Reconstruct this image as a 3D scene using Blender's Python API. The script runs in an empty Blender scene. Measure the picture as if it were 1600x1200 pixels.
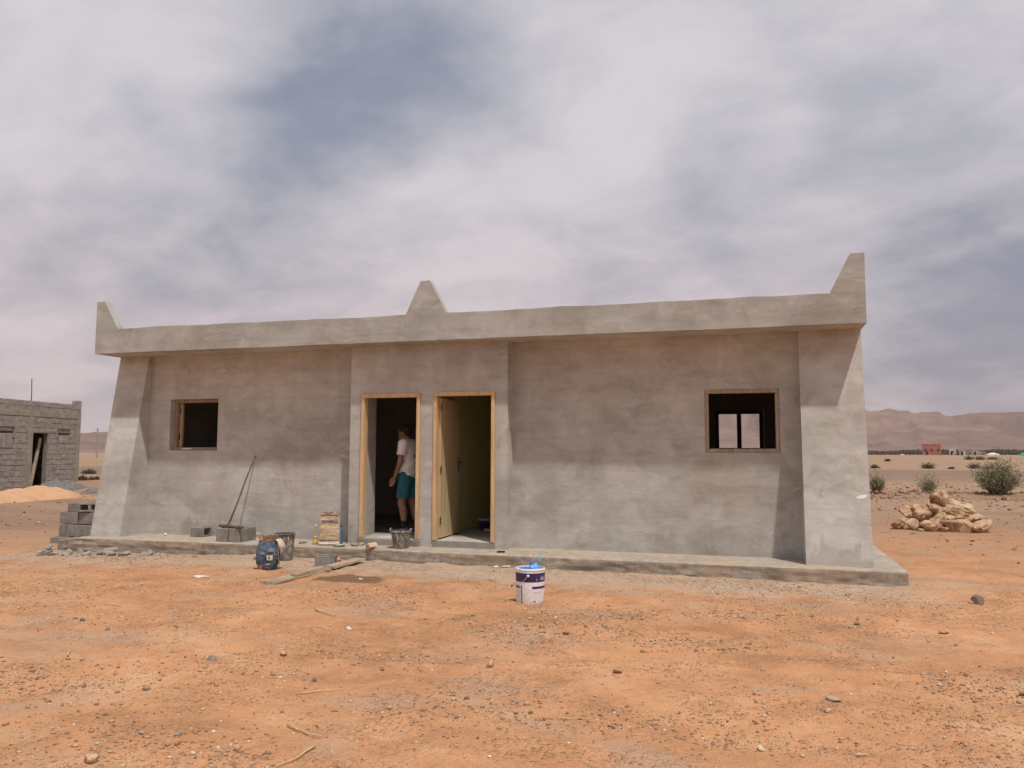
import bpy, bmesh, math, random
import numpy as np
from mathutils import Vector, Matrix, Quaternion, Euler

random.seed(7)
RNG = np.random.default_rng(11)
sc = bpy.context.scene
COL = sc.collection

# ------------------------------------------------------------------ camera
CAM = Vector((1.5454, -10.4854, 1.5))
PITCH, YAW, ROLL, FPX = 0.0856, -0.2958, 0.0037, 1247.82
fw = Vector((math.sin(YAW) * math.cos(PITCH), math.cos(YAW) * math.cos(PITCH), math.sin(PITCH)))
rt = Vector((math.cos(YAW), -math.sin(YAW), 0))
up = rt.cross(fw)
rt2 = rt * math.cos(ROLL) + up * math.sin(ROLL)
up2 = up * math.cos(ROLL) - rt * math.sin(ROLL)
cd = bpy.data.cameras.new('camera')
cd.sensor_fit = 'HORIZONTAL'
cd.sensor_width = 36
cd.lens = FPX / 1600 * 36
cd.clip_start = 0.05
cd.clip_end = 20000
cam = bpy.data.objects.new('camera', cd)
COL.objects.link(cam)
m = Matrix((rt2, up2, -fw)).transposed().to_4x4()
m.translation = CAM
cam.matrix_world = m
sc.camera = cam

# ------------------------------------------------------------------ sun
SUN_TRAVEL = Vector((-1.0, 1.0, -2.98)).normalized()
sl = bpy.data.lights.new('sun', 'SUN')
sl.energy = 2.2
sl.angle = math.radians(1.6)
sl.color = (1.0, 0.94, 0.86)
so = bpy.data.objects.new('sun', sl)
so.rotation_euler = SUN_TRAVEL.to_track_quat('-Z', 'Y').to_euler()
so.location = (10, -10, 30)
COL.objects.link(so)

# ------------------------------------------------------------------ render settings
sc.view_settings.view_transform = 'Standard'
sc.view_settings.look = 'None'
sc.view_settings.exposure = 0.55
sc.view_settings.gamma = 1.0
sc.view_settings.use_curve_mapping = False
sc.render.engine = 'CYCLES'
sc.cycles.use_denoising = True
sc.cycles.max_bounces = 8
sc.cycles.diffuse_bounces = 6
sc.cycles.volume_bounces = 1
sc.cycles.use_adaptive_sampling = True
sc.cycles.adaptive_threshold = 0.02


# ------------------------------------------------------------------ node helpers
class NT:
    """Small wrapper that adds nodes and links them by value."""
    def __init__(self, tree):
        self.t = tree
        self.t.nodes.clear()

    def n(self, typ, props=None, **ins):
        nd = self.t.nodes.new(typ)
        for k, v in (props or {}).items():
            setattr(nd, k, v)
        for k, v in ins.items():
            key = int(k[1:]) if k[0] == 'i' and k[1:].isdigit() else k.replace('_', ' ')
            self.put(nd, key, v)
        return nd

    def put(self, nd, key, v):
        s = nd.inputs[key]
        if isinstance(v, bpy.types.NodeSocket):
            self.t.links.new(v, s)
        elif isinstance(v, bpy.types.Node):
            self.t.links.new(v.outputs[0], s)
        else:
            if isinstance(v, (tuple, list)) and len(v) == 3 and s.type == 'RGBA':
                v = (*v, 1)
            s.default_value = v

    def math(self, op, a, b=0.0, c=0.0, clamp=False):
        nd = self.n('ShaderNodeMath', {'operation': op, 'use_clamp': clamp}, i0=a, i1=b, i2=c)
        return nd.outputs[0]

    def vmath(self, op, a, b=(0, 0, 0), scale=None):
        nd = self.n('ShaderNodeVectorMath', {'operation': op}, i0=a, i1=b)
        if scale is not None:
            self.put(nd, 'Scale', scale)
        return nd.outputs['Value'] if op in ('DOT_PRODUCT', 'LENGTH', 'DISTANCE') else nd.outputs['Vector']

    def noise(self, vec, scale, detail=4, rough=0.55, dist=0.0, color=False):
        nd = self.n('ShaderNodeTexNoise', None, Vector=vec, Scale=scale, Detail=detail, Roughness=rough, Distortion=dist)
        return nd.outputs['Color' if color else 'Fac']

    def ss(self, v, a, b):
        nd = self.n('ShaderNodeMapRange', {'interpolation_type': 'SMOOTHSTEP'}, Value=v)
        nd.inputs['From Min'].default_value = a
        nd.inputs['From Max'].default_value = b
        return nd.outputs[0]

    def mix(self, f, a, b, mode='MIX'):
        nd = self.n('ShaderNodeMix', {'data_type': 'RGBA', 'blend_type': mode})
        self.put(nd, 0, f)
        self.put(nd, 6, a)
        self.put(nd, 7, b)
        return nd.outputs[2]

    def ramp(self, f, stops):
        nd = self.n('ShaderNodeValToRGB')
        cr = nd.color_ramp
        while len(cr.elements) < len(stops):
            cr.elements.new(0.5)
        for e, (p, c) in zip(cr.elements, stops):
            e.position = p
            e.color = (*c, 1)
        self.put(nd, 0, f)
        return nd.outputs[0]

    def sep(self, v):
        nd = self.n('ShaderNodeSeparateXYZ', None, Vector=v)
        return nd.outputs[0], nd.outputs[1], nd.outputs[2]

    def comb(self, x, y, z):
        return self.n('ShaderNodeCombineXYZ', None, X=x, Y=y, Z=z).outputs[0]

    def mapping(self, v, scale=(1, 1, 1), rot=(0, 0, 0), loc=(0, 0, 0)):
        nd = self.n('ShaderNodeMapping', None, Vector=v, Scale=scale, Rotation=rot, Location=loc)
        return nd.outputs[0]


# ------------------------------------------------------------------ sky
world = bpy.data.worlds.new('World')
sc.world = world
world.use_nodes = True
W = NT(world.node_tree)
SKY_STRENGTH = 0.075
geo = W.n('ShaderNodeTexCoord').outputs['Generated']
sky = W.n('ShaderNodeTexSky', {'sky_type': 'NISHITA', 'sun_disc': False,
                               'sun_elevation': math.radians(64.6), 'sun_rotation': math.radians(135),
                               'air_density': 1.0, 'dust_density': 3.5, 'ozone_density': 1.0, 'altitude': 300})
dirn = W.vmath('NORMALIZE', geo)
dx, dy, dz = W.sep(dirn)
zc = W.math('ADD', W.math('MAXIMUM', dz, 0.0), 0.34)
proj = W.comb(W.math('DIVIDE', dx, zc), W.math('DIVIDE', dy, zc), 0.0)
warp = W.noise(proj, 1.1, 4, 0.5, 0.0, color=True)
warpv = W.vmath('SUBTRACT', warp, (0.5, 0.5, 0.5))
fb = W.noise(W.mapping(proj, (0.95, 1.1, 1), (0, 0, 0.75), (3.1, 1.7, 0)), 1.8, 7, 0.55, 0.35)
fb2 = W.noise(W.mapping(proj, (0.9, 1.1, 1), (0, 0, 0.55), (8.3, 2.2, 0)), 5.0, 7, 0.56, 0.25)
dens = W.math('ADD', W.math('MULTIPLY', W.math('SUBTRACT', fb, 0.5), 0.90), 0.64)
dens = W.math('ADD', dens, W.math('MULTIPLY', W.math('SUBTRACT', fb2, 0.5), 1.0))
wd = W.vmath('ADD', dirn, W.vmath('SCALE', warpv, scale=0.24))
# gaps in the cloud sheet (negative) and thick banks (positive)
for d0, r, w in [((-.415, .79, .458), .14, -.50), ((-.50, .775, .385), .11, -.22), ((-.33, .82, .47), .11, -.22),
                 ((.152, .915, .374), .085, -.42), ((-.03, .94, .338), .10, -.26), ((-.60, .745, .285), .14, -.20),
                 ((-.72, .66, .20), .16, .12), ((.27, .93, .25), .16, -.16), ((-.10, .88, .46), .18, .28),
                 ((-.66, .62, .40), .20, .22), ((-.36, .89, .24), .18, .18), ((-.05, .97, .24), .14, .18),
                 ((.22, .86, .47), .2, .15), ((.26, .96, .08), .22, -.42)]:
    dd = W.vmath('DISTANCE', wd, d0)
    b = W.ss(dd, r * 1.35, 0.0)
    dens = W.math('ADD', dens, W.math('MULTIPLY', b, w))
cf = W.ss(dens, 0.02, 1.05)
cloud = W.ramp(cf, [(0.0, (2.45, 2.7, 3.5)), (0.35, (3.80, 3.95, 4.55)), (0.7, (4.95, 4.80, 5.35)), (1.0, (6.1, 5.85, 6.2))])
low = W.ss(dz, 0.40, 0.02)
cloud = W.mix(W.math('MULTIPLY', low, 0.9), cloud, W.mix(1.0, cloud, (1.0, 0.895, 0.86), 'MULTIPLY'))
gap = W.math('MULTIPLY', W.ss(dens, 0.38, -0.15), 0.25)
skyc = W.mix(gap, cloud, sky.outputs[0])
bg = W.n('ShaderNodeBackground', None, Color=skyc, Strength=SKY_STRENGTH)
wo = W.n('ShaderNodeOutputWorld')
W.t.links.new(bg.outputs[0], wo.inputs[0])
try:
    world.cycles.sampling_method = 'MANUAL'
    world.cycles.sample_map_resolution = 512
except Exception:
    pass


# ------------------------------------------------------------------ materials
MATS = {}


def new_mat(name):
    mt = bpy.data.materials.new(name)
    mt.use_nodes = True
    MATS[name] = mt
    return NT(mt.node_tree)


def finish(T, color, rough=0.85, bump=None, strength=0.3, dist=0.02, spec=0.3, **kw):
    b = T.n('ShaderNodeBsdfPrincipled')
    T.put(b, 'Base Color', color)
    T.put(b, 'Roughness', rough)
    T.put(b, 'Specular IOR Level', spec)
    for k, v in kw.items():
        T.put(b, k.replace('_', ' '), v)
    if bump is not None:
        bn = T.n('ShaderNodeBump', None, Strength=strength, Distance=dist, Height=bump)
        T.put(b, 'Normal', bn.outputs[0])
    o = T.n('ShaderNodeOutputMaterial')
    T.t.links.new(b.outputs[0], o.inputs[0])


def coords(T, jitter=True):
    tc = T.n('ShaderNodeTexCoord').outputs['Object']
    if not jitter:
        return tc
    r = T.n('ShaderNodeObjectInfo').outputs['Random']
    return T.vmath('ADD', tc, T.comb(T.math('MULTIPLY', r, 31.0), T.math('MULTIPLY', r, 17.0), T.math('MULTIPLY', r, 7.0)))


def simple(name, cols, scale=4.0, rough=0.85, bscale=40.0, bstr=0.3, bdist=0.01, spec=0.3, jitter=True, vscale=(1, 1, 1), dist=0.3, smear=None, **kw):
    """Noise ramp through the listed colours, with a finer speckle and a bump."""
    T = new_mat(name)
    v = T.mapping(coords(T, jitter), vscale)
    f = T.noise(v, scale, 6, 0.6, dist)
    f = T.ss(f, 0.28, 0.72)
    n = len(cols)
    c = T.ramp(f, [(i / max(1, n - 1), col) for i, col in enumerate(cols)]) if n > 1 else cols[0]
    sp = T.noise(v, bscale, 3, 0.6)
    c = T.mix(0.30, c, T.mix(1.0, c, T.ramp(sp, [(0.3, (0.45, 0.45, 0.45)), (0.7, (1.35, 1.35, 1.35))]), 'MULTIPLY'))
    if smear:
        sv = coords(T, jitter)
        c = T.mix(T.math('MULTIPLY', T.ss(T.noise(sv, 7.0, 5, 0.65, 0.5), 0.56, 0.68), 0.7), c, smear)
    finish(T, c, rough, T.math('ADD', sp, f), bstr, bdist, spec, **kw)


# --- cement plaster of the house: trowel sweeps, cloudy drying, pale lime bloom
def plaster(name, tint=(1, 1, 1), damp=0.0):
    T = new_mat(name)
    v = coords(T, False)
    big = T.noise(T.mapping(v, (0.55, 0.55, 0.8)), 1.3, 4, 0.55, 0.5)
    cloudy = T.noise(T.mapping(v, (1, 1, 1.25), (0, 0.3, 0), (2.2, 0, 5.1)), 2.3, 5, 0.6, 0.9)
    streak = T.noise(T.mapping(v, (0.7, 0.7, 1.9), (0, 0.22, 0)), 2.2, 5, 0.6, 1.6)
    sweep = T.noise(T.mapping(v, (1.0, 1.0, 2.4), (0, -0.5, 0), (1.3, 0, 9.4)), 2.0, 3, 0.5, 3.0)
    blot = T.noise(T.mapping(v, (1, 1, 1), (0, 0, 0), (4.2, 1.1, 7.7)), 2.6, 5, 0.62, 0.7)
    f = T.math('ADD', T.math('MULTIPLY', big, 0.45), T.math('MULTIPLY', cloudy, 0.35))
    f = T.math('ADD', f, T.math('MULTIPLY', streak, 0.20))
    c = T.ramp(T.ss(f, 0.36, 0.64), [(0, (0.350, 0.330, 0.298)), (0.35, (0.427, 0.408, 0.371)), (0.7, (0.484, 0.465, 0.427)), (1, (0.545, 0.526, 0.489))])
    # pale lime bloom, dark damp blots, a little warm stain
    bl = T.math('MULTIPLY', T.ss(sweep, 0.585, 0.70), T.ss(T.noise(v, 0.8, 3, 0.5, 0.3), 0.46, 0.60))
    c = T.mix(T.math('MULTIPLY', bl, 0.62), c, (0.600, 0.558, 0.505))
    c = T.mix(T.math('MULTIPLY', T.ss(blot, 0.58, 0.74), 0.50), c, (0.300, 0.250, 0.208))
    c = T.mix(T.math('MULTIPLY', T.ss(T.noise(T.mapping(v, (1, 1, 1), (0, 0, 0), (7, 3, 1)), 0.9, 3, 0.5, 0.4), 0.55, 0.70), 0.26), c, (0.33, 0.238, 0.192))
    # vertical bands where each lift of render was joined
    bx = T.noise(T.mapping(v, (1.15, 0.2, 0.06)), 1.6, 2, 0.5)
    c = T.mix(T.math('MULTIPLY', T.ss(bx, 0.53, 0.60), 0.12), c, (0.25, 0.215, 0.178))
    fine = T.noise(v, 48, 5, 0.7)
    c = T.mix(0.16, c, T.mix(1.0, c, T.ramp(fine, [(0.3, (0.55, 0.55, 0.55)), (0.7, (1.35, 1.35, 1.35))]), 'MULTIPLY'))
    # scattered pits and grit
    pit = T.n('ShaderNodeTexVoronoi', {'feature': 'F1'}, Vector=v, Scale=6.0)
    pm = T.math('MULTIPLY', T.ss(pit.outputs['Distance'], 0.06, 0.03), T.ss(T.noise(v, 1.3, 2), 0.56, 0.62))
    c = T.mix(T.math('MULTIPLY', pm, 0.6), c, (0.13, 0.105, 0.085))
    vx, vy, vz = T.sep(v)
    # ghost of the block courses under the coat, and splash stains near the foot
    crs = T.math('SINE', T.math('ADD', T.math('MULTIPLY', vz, 29.0), T.math('MULTIPLY', cloudy, 5.0)))
    c = T.mix(T.math('MULTIPLY', T.ss(crs, 0.55, 1.0), 0.10), c, (0.27, 0.235, 0.20))
    spl = T.noise(T.mapping(v, (1, 1, 0.45)), 5.0, 4, 0.6, 0.4)
    foot = T.ss(T.math('SUBTRACT', vz, T.math('MULTIPLY', T.math('SUBTRACT', spl, 0.42), 1.2)), 0.30, 0.16)
    foot = T.math('MULTIPLY', foot, T.ss(T.noise(T.mapping(v, (1, 1, 0.1), (0, 0, 0), (2, 5, 0)), 1.1, 3, 0.5), 0.48, 0.62))
    c = T.mix(T.math('MULTIPLY', foot, 0.40), c, (0.25, 0.205, 0.165))
    # hairline cracks and run-down stains
    wv = T.vmath('ADD', v, T.vmath('SCALE', T.noise(v, 2.5, 4, 0.6, 0, True), scale=0.35))
    ck = T.n('ShaderNodeTexVoronoi', {'feature': 'DISTANCE_TO_EDGE'}, Vector=T.mapping(wv, (1, 1, 0.8)), Scale=0.85)
    ckm = T.math('MULTIPLY', T.ss(ck.outputs['Distance'], 0.006, 0.002), T.ss(T.noise(T.mapping(v, (1, 1, 1), (0, 0, 0), (3, 8, 2)), 0.9, 3), 0.50, 0.58))
    c = T.mix(T.math('MULTIPLY', ckm, 0.20), c, (0.17, 0.145, 0.12))
    run = T.noise(T.mapping(v, (5.5, 5.5, 0.28)), 1.0, 4, 0.6, 0.2)
    c = T.mix(T.math('MULTIPLY', T.ss(run, 0.57, 0.70), 0.08), c, (0.25, 0.215, 0.18))
    # fan-shaped trowel arcs
    tw = T.n('ShaderNodeTexVoronoi', {'feature': 'F1'}, Vector=T.mapping(wv, (1, 1, 1.3)), Scale=1.25)
    arc = T.math('SINE', T.math('ADD', T.math('MULTIPLY', tw.outputs['Distance'], 70.0), T.math('MULTIPLY', streak, 6.0)))
    arcm = T.ss(T.noise(T.mapping(v, (1, 1, 1), (0, 0, 0), (6, 1, 4)), 1.1, 3, 0.5), 0.47, 0.62)
    arcw = T.math('MULTIPLY', arc, arcm)
    c = T.mix(T.math('MULTIPLY', T.ss(arcw, 0.35, 1.0), 0.10), c, (0.52, 0.49, 0.45))
    c = T.mix(1.0, c, tint, 'MULTIPLY')
    h = T.math('ADD', T.math('MULTIPLY', streak, 0.35), T.math('MULTIPLY', sweep, 0.22))
    h = T.math('ADD', h, T.math('MULTIPLY', fine, 0.030))
    h = T.math('ADD', h, T.math('MULTIPLY', cloudy, 0.5))
    h = T.math('ADD', h, T.math('MULTIPLY', arcw, 0.030))
    finish(T, c, 0.9, h, 0.28, 0.03, 0.25)


plaster('plaster')
plaster('plaster_fascia', (0.87, 0.88, 0.88))
plaster('plaster_damp', (0.62, 0.58, 0.54))

# --- plinth concrete: top painted paler as if sunlit, with cement dust, streaked front, splashes
T = new_mat('plinth_concrete')
v = coords(T, False)
x, y, z = T.sep(v)
a = T.noise(T.mapping(v, (1, 1, 6)), 2.2, 6, 0.65, 0.6)
b = T.noise(v, 9, 6, 0.65, 0.3)
c = T.ramp(T.ss(T.math('ADD', T.math('MULTIPLY', a, 0.6), T.math('MULTIPLY', b, 0.4)), 0.32, 0.68),
           [(0, (0.17, 0.14, 0.105)), (0.4, (0.27, 0.23, 0.18)), (0.75, (0.36, 0.31, 0.25)), (1, (0.46, 0.40, 0.33))])
c = T.mix(T.math('MULTIPLY', T.ss(z, 0.10, 0.135), 0.55), c, T.ramp(b, [(0.3, (0.40, 0.34, 0.27)), (0.7, (0.56, 0.49, 0.41))]))  # sunlight on the top put into the colour, along with dust
c = T.mix(T.math('MULTIPLY', T.ss(T.noise(v, 1.4, 4, 0.6, 0.5), 0.5, 0.68), 0.45), c, (0.50, 0.36, 0.24))
fine = T.noise(v, 70, 4, 0.7)
c = T.mix(0.3, c, T.mix(1.0, c, T.ramp(fine, [(0.3, (0.45, 0.45, 0.45)), (0.7, (1.35, 1.35, 1.35))]), 'MULTIPLY'))
finish(T, c, 0.93, T.math('ADD', T.math('MULTIPLY', a, 0.7), T.math('MULTIPLY', fine, 0.35)), 0.6, 0.02, 0.2)

# --- bare earth
T = new_mat('earth')
pos = T.n('ShaderNodeNewGeometry').outputs['Position']
px, py, pz = T.sep(pos)
n1 = T.noise(pos, 0.45, 5, 0.6, 0.4)
n2 = T.noise(pos, 2.3, 6, 0.65, 0.3)
n3 = T.noise(pos, 11, 6, 0.7, 0.2)
c = T.ramp(T.ss(T.math('ADD', T.math('MULTIPLY', n1, 0.5), T.math('MULTIPLY', n2, 0.5)), 0.33, 0.67),
           [(0, (0.385, 0.195, 0.096)), (0.35, (0.510, 0.256, 0.126)), (0.7, (0.580, 0.300, 0.152)), (1, (0.610, 0.356, 0.200))])
c = T.mix(T.math('MULTIPLY', T.ss(n3, 0.50, 0.72), 0.50), c, (0.290, 0.170, 0.096))
n4 = T.noise(pos, 28, 5, 0.7, 0.2)
c = T.mix(T.math('MULTIPLY', T.ss(n4, 0.54, 0.72), 0.45), c, (0.62, 0.41, 0.25))
# grey cement dust and gravel smears lying on the soil
dust = T.noise(T.mapping(pos, (1, 1.8, 1), (0, 0, 0.3), (5, 2, 0)), 0.8, 5, 0.6, 0.5)
c = T.mix(T.math('MULTIPLY', T.ss(dust, 0.50, 0.68), 0.55), c, (0.43, 0.310, 0.215))
# spilled cement along the plinth
edge = T.math('ADD', py, T.math('MULTIPLY', T.math('SUBTRACT', n2, 0.5), 2.2))
edge = T.math('ADD', edge, T.math('MULTIPLY', T.math('SUBTRACT', n1, 0.5), 0.9))
near = T.math('MULTIPLY', T.ss(edge, -2.05, -0.85), T.ss(py, 1.2, 0.2))
wx = T.math('MULTIPLY', T.ss(px, -9.8, -9.0), T.ss(px, 3.8, 2.6))
cm = T.math('MULTIPLY', T.math('MULTIPLY', near, wx), 0.74)
c = T.mix(cm, c, T.ramp(n3, [(0.3, (0.35, 0.275, 0.205)), (0.7, (0.54, 0.45, 0.35))]))
# damp patch where a mix was turned over
wd_ = T.vmath('LENGTH', T.mapping(T.vmath('ADD', pos, T.vmath('SCALE', T.vmath('SUBTRACT', T.noise(pos, 3.0, 4, 0.6, 0, True), (0.5, 0.5, 0.5)), scale=0.55)),
                                  (2.3, 3.4, 0), (0, 0, 0), (2.3 * 3.06, 3.4 * 1.85, 0)))
wet = T.math('MULTIPLY', T.ss(wd_, 1.08, 0.86), 0.85)
c = T.mix(wet, c, (0.150, 0.088, 0.050))
# farther plain: paler, greyer fields in long strips
cdist = T.vmath('DISTANCE', pos, tuple(CAM))
strip = T.noise(T.mapping(pos, (0.006, 0.045, 0), (0, 0, 0.12)), 1.0, 4, 0.6, 0.4)
strip2 = T.noise(T.mapping(pos, (0.03, 0.25, 0), (0, 0, -0.1)), 1.0, 4, 0.6, 0.3)
pl = T.ramp(T.ss(T.math('ADD', T.math('MULTIPLY', strip, 0.6), T.math('MULTIPLY', strip2, 0.4)), 0.36, 0.64),
            [(0, (0.190, 0.130, 0.092)), (0.45, (0.300, 0.200, 0.134)), (1, (0.380, 0.258, 0.172))])
# grey-brown fallow strip, then a paler stubble field beyond it
ydist = T.math('ADD', py, T.math('ADD', T.math('MULTIPLY', px, -0.05), T.math('MULTIPLY', T.math('SUBTRACT', strip2, 0.5), 34.0)))
fal = T.math('MULTIPLY', T.ss(ydist, 32.0, 44.0), T.ss(ydist, 72.0, 60.0))
pl = T.mix(T.math('MULTIPLY', fal, 0.6), pl, (0.155, 0.118, 0.090))
pl = T.mix(T.math('MULTIPLY', T.ss(ydist, 60.0, 82.0), 0.60), pl, (0.300, 0.208, 0.138))
ff = T.ss(T.math('ADD', cdist, T.math('MULTIPLY', T.math('SUBTRACT', n1, 0.5), 12.0)), 9.0, 24.0)
c = T.mix(T.math('MULTIPLY', ff, 0.92), c, pl)
# trodden orange track passing behind the house
trk = T.math('ABSOLUTE', T.math('SUBTRACT', py, T.math('ADD', 11.5, T.math('MULTIPLY', T.math('SUBTRACT', n1, 0.5), 5.0))))
c = T.mix(T.math('MULTIPLY', T.ss(trk, 2.6, 1.0), T.math('MULTIPLY', T.ss(px, -8.0, -11.0), 0.6)), c, (0.52, 0.29, 0.15))
v1 = T.n('ShaderNodeTexVoronoi', {'feature': 'F1'}, Vector=T.vmath('ADD', pos, T.vmath('SCALE', T.noise(pos, 20, 2, 0.5, 0, True), scale=0.03)), Scale=26.0)
v2 = T.n('ShaderNodeTexVoronoi', {'feature': 'F1'}, Vector=pos, Scale=58.0)
pm = T.ss(T.noise(T.mapping(pos, (1, 1.5, 1), (0, 0, 0.2), (9, 4, 0)), 1.1, 5, 0.65, 0.4), 0.44, 0.60)
cr1 = T.math('MULTIPLY', T.ss(v1.outputs['Distance'], 0.50, 0.22), T.math('MULTIPLY', pm, T.ss(T.sep(v1.outputs['Color'])[0], 0.45, 0.6)))
cr2 = T.math('MULTIPLY', T.ss(v2.outputs['Distance'], 0.55, 0.25), T.math('MULTIPLY', T.math('ADD', 0.25, T.math('MULTIPLY', pm, 0.75)), T.ss(T.sep(v2.outputs['Color'])[0], 0.4, 0.6)))
nearf = T.ss(cdist, 22.0, 9.0)
cr1 = T.math('MULTIPLY', cr1, nearf)
cr2 = T.math('MULTIPLY', cr2, nearf)
c = T.mix(T.math('MULTIPLY', cr1, 0.50), c, T.ramp(T.sep(v1.outputs['Color'])[1], [(0.0, (0.27, 0.155, 0.085)), (0.4, (0.44, 0.25, 0.135)), (0.75, (0.52, 0.36, 0.23)), (1.0, (0.40, 0.34, 0.29))]))
c = T.mix(T.math('MULTIPLY', cr2, 0.45), c, T.ramp(T.sep(v2.outputs['Color'])[1], [(0.0, (0.25, 0.14, 0.08)), (0.5, (0.46, 0.27, 0.15)), (1.0, (0.64, 0.49, 0.34))]))
h = T.math('ADD', T.math('MULTIPLY', n2, 0.7), T.math('MULTIPLY', n3, 0.55))
h = T.math('ADD', h, T.math('ADD', T.math('MULTIPLY', cr1, 0.55), T.math('MULTIPLY', cr2, 0.28)))
h = T.math('ADD', h, T.math('MULTIPLY', T.noise(pos, 60, 4, 0.7), 0.30))
c = T.mix(0.28, c, T.mix(1.0, c, T.ramp(T.noise(pos, 95, 3, 0.7), [(0.3, (0.5, 0.5, 0.5)), (0.7, (1.4, 1.4, 1.4))]), 'MULTIPLY'))
finish(T, c, T.math('SUBTRACT', 0.95, T.math('MULTIPLY', wet, 0.15)), h, 0.9, 0.035, 0.2)

# --- loose stone whose colour is carried by each stone
T = new_mat('pebble')
v = coords(T, False)
ac = T.n('ShaderNodeAttribute', {'attribute_name': 'tone'}).outputs['Color']
nf = T.noise(v, 40, 4, 0.6)
finish(T, T.mix(0.35, ac, T.mix(1.0, ac, T.ramp(nf, [(0.3, (0.5, 0.5, 0.5)), (0.7, (1.4, 1.4, 1.4))]), 'MULTIPLY')), 0.9, nf, 0.3, 0.005, 0.25)

simple('limestone', [(0.27, 0.150, 0.082), (0.48, 0.300, 0.175), (0.62, 0.440, 0.29), (0.43, 0.240, 0.130)], 5, 0.92, 22, 1.0, 0.03)
simple('pale_stone', [(0.46, 0.32, 0.20), (0.64, 0.50, 0.35)], 9, 0.9, 40, 0.6, 0.01)
simple('grey_stone', [(0.21, 0.165, 0.13), (0.32, 0.255, 0.205)], 12, 0.9, 60, 0.5, 0.006)
simple('cement_chip', [(0.24, 0.205, 0.17), (0.44, 0.395, 0.335)], 8, 0.92, 50, 0.6, 0.008)
simple('block_grey', [(0.175, 0.160, 0.142), (0.245, 0.225, 0.20), (0.31, 0.285, 0.255)], 5, 0.95, 70, 0.9, 0.008)
simple('wall_block', [(0.23, 0.208, 0.18), (0.315, 0.285, 0.25), (0.40, 0.365, 0.325)], 1.6, 0.95, 30, 0.8, 0.012)
simple('mortar', [(0.18, 0.158, 0.134), (0.25, 0.222, 0.188)], 3, 0.95, 40, 0.8, 0.012)
simple('cast_concrete', [(0.26, 0.22, 0.18), (0.36, 0.31, 0.26)], 3, 0.92, 40, 0.5, 0.01)
simple('pine', [(0.50, 0.305, 0.145), (0.62, 0.415, 0.22), (0.68, 0.48, 0.275)], 3.0, 0.6, 30, 0.3, 0.004, 0.3, vscale=(7, 7, 0.5), dist=0.8, smear=(0.40, 0.34, 0.27))
simple('pine_dusty', [(0.25, 0.185, 0.125), (0.33, 0.255, 0.18), (0.40, 0.315, 0.225)], 3.0, 0.7, 30, 0.3, 0.004, 0.3, vscale=(7, 7, 0.5), dist=0.8, smear=(0.34, 0.30, 0.25))
simple('pine_pale', [(0.50, 0.385, 0.215), (0.58, 0.46, 0.28)], 2.0, 0.6, 30, 0.12, 0.003, 0.35, vscale=(5, 5, 0.5), dist=0.4)
simple('old_plank', [(0.26, 0.195, 0.13), (0.40, 0.315, 0.22), (0.50, 0.41, 0.30)], 3.0, 0.9, 24, 0.5, 0.006, 0.2, vscale=(1.0, 9, 9), dist=0.7)
simple('pole_wood', [(0.13, 0.085, 0.06), (0.20, 0.135, 0.10)], 4, 0.85, 30, 0.4, 0.004)
simple('inner_plaster', [(0.36, 0.29, 0.24), (0.42, 0.35, 0.30)], 2, 0.95, 30, 0.3, 0.01)
simple('olive_paint', [(0.56, 0.53, 0.25), (0.62, 0.59, 0.29)], 1.6, 0.8, 30, 0.15, 0.004)
simple('floor_cement', [(0.26, 0.225, 0.19), (0.36, 0.32, 0.275)], 4, 0.9, 40, 0.4, 0.008)
simple('dark_metal', [(0.020, 0.018, 0.017), (0.05, 0.042, 0.038)], 9, 0.5, 50, 0.2, 0.002, 0.5)
simple('rust_metal', [(0.10, 0.065, 0.048), (0.17, 0.115, 0.085)], 9, 0.8, 50, 0.3, 0.002, 0.4)
simple('rubber_cement', [(0.085, 0.078, 0.068), (0.20, 0.183, 0.160), (0.30, 0.275, 0.24), (0.47, 0.44, 0.40)], 11, 0.92, 42, 0.9, 0.01, 0.3, vscale=(1.3, 1.3, 0.75), dist=1.2)
simple('bucket_inside', [(0.050, 0.048, 0.038), (0.11, 0.105, 0.085)], 12, 0.9, 40, 0.6, 0.004)
simple('white_plastic', [(0.78, 0.76, 0.77), (0.84, 0.83, 0.84)], 5, 0.4, 40, 0.05, 0.001, 0.5)
simple('purple_print', [(0.030, 0.016, 0.085), (0.052, 0.024, 0.105)], 5, 0.4, 40, 0.05, 0.001, 0.5)
simple('grey_print', [(0.36, 0.34, 0.37)], 5, 0.5)
simple('dark_print', [(0.075, 0.055, 0.075)], 5, 0.5)
simple('white_print', [(0.72, 0.74, 0.80)], 5, 0.5)
simple('wet_blue_paint', [(0.09, 0.30, 0.68), (0.16, 0.42, 0.82)], 8, 0.25, 30, 0.2, 0.003, 0.5)
simple('blue_plastic', [(0.030, 0.040, 0.17), (0.045, 0.06, 0.24)], 4, 0.45, 40, 0.05, 0.001, 0.5)
simple('teal_brush', [(0.10, 0.34, 0.46), (0.20, 0.48, 0.60)], 8, 0.5)
simple('cream_brush', [(0.62, 0.56, 0.38)], 8, 0.5)
simple('wire', [(0.42, 0.38, 0.36)], 8, 0.4, spec=0.5)
simple('kraft_paper', [(0.40, 0.28, 0.165), (0.53, 0.39, 0.245), (0.60, 0.46, 0.31)], 7, 0.85, 30, 0.7, 0.012, 0.2, vscale=(1, 1, 2.2), dist=0.8)
simple('kraft_inside', [(0.17, 0.10, 0.06), (0.28, 0.18, 0.11)], 7, 0.9, 30, 0.4, 0.01, 0.2)
simple('pale_paper', [(0.56, 0.44, 0.34), (0.68, 0.57, 0.46)], 9, 0.85, 30, 0.4, 0.008, 0.2)
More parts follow.
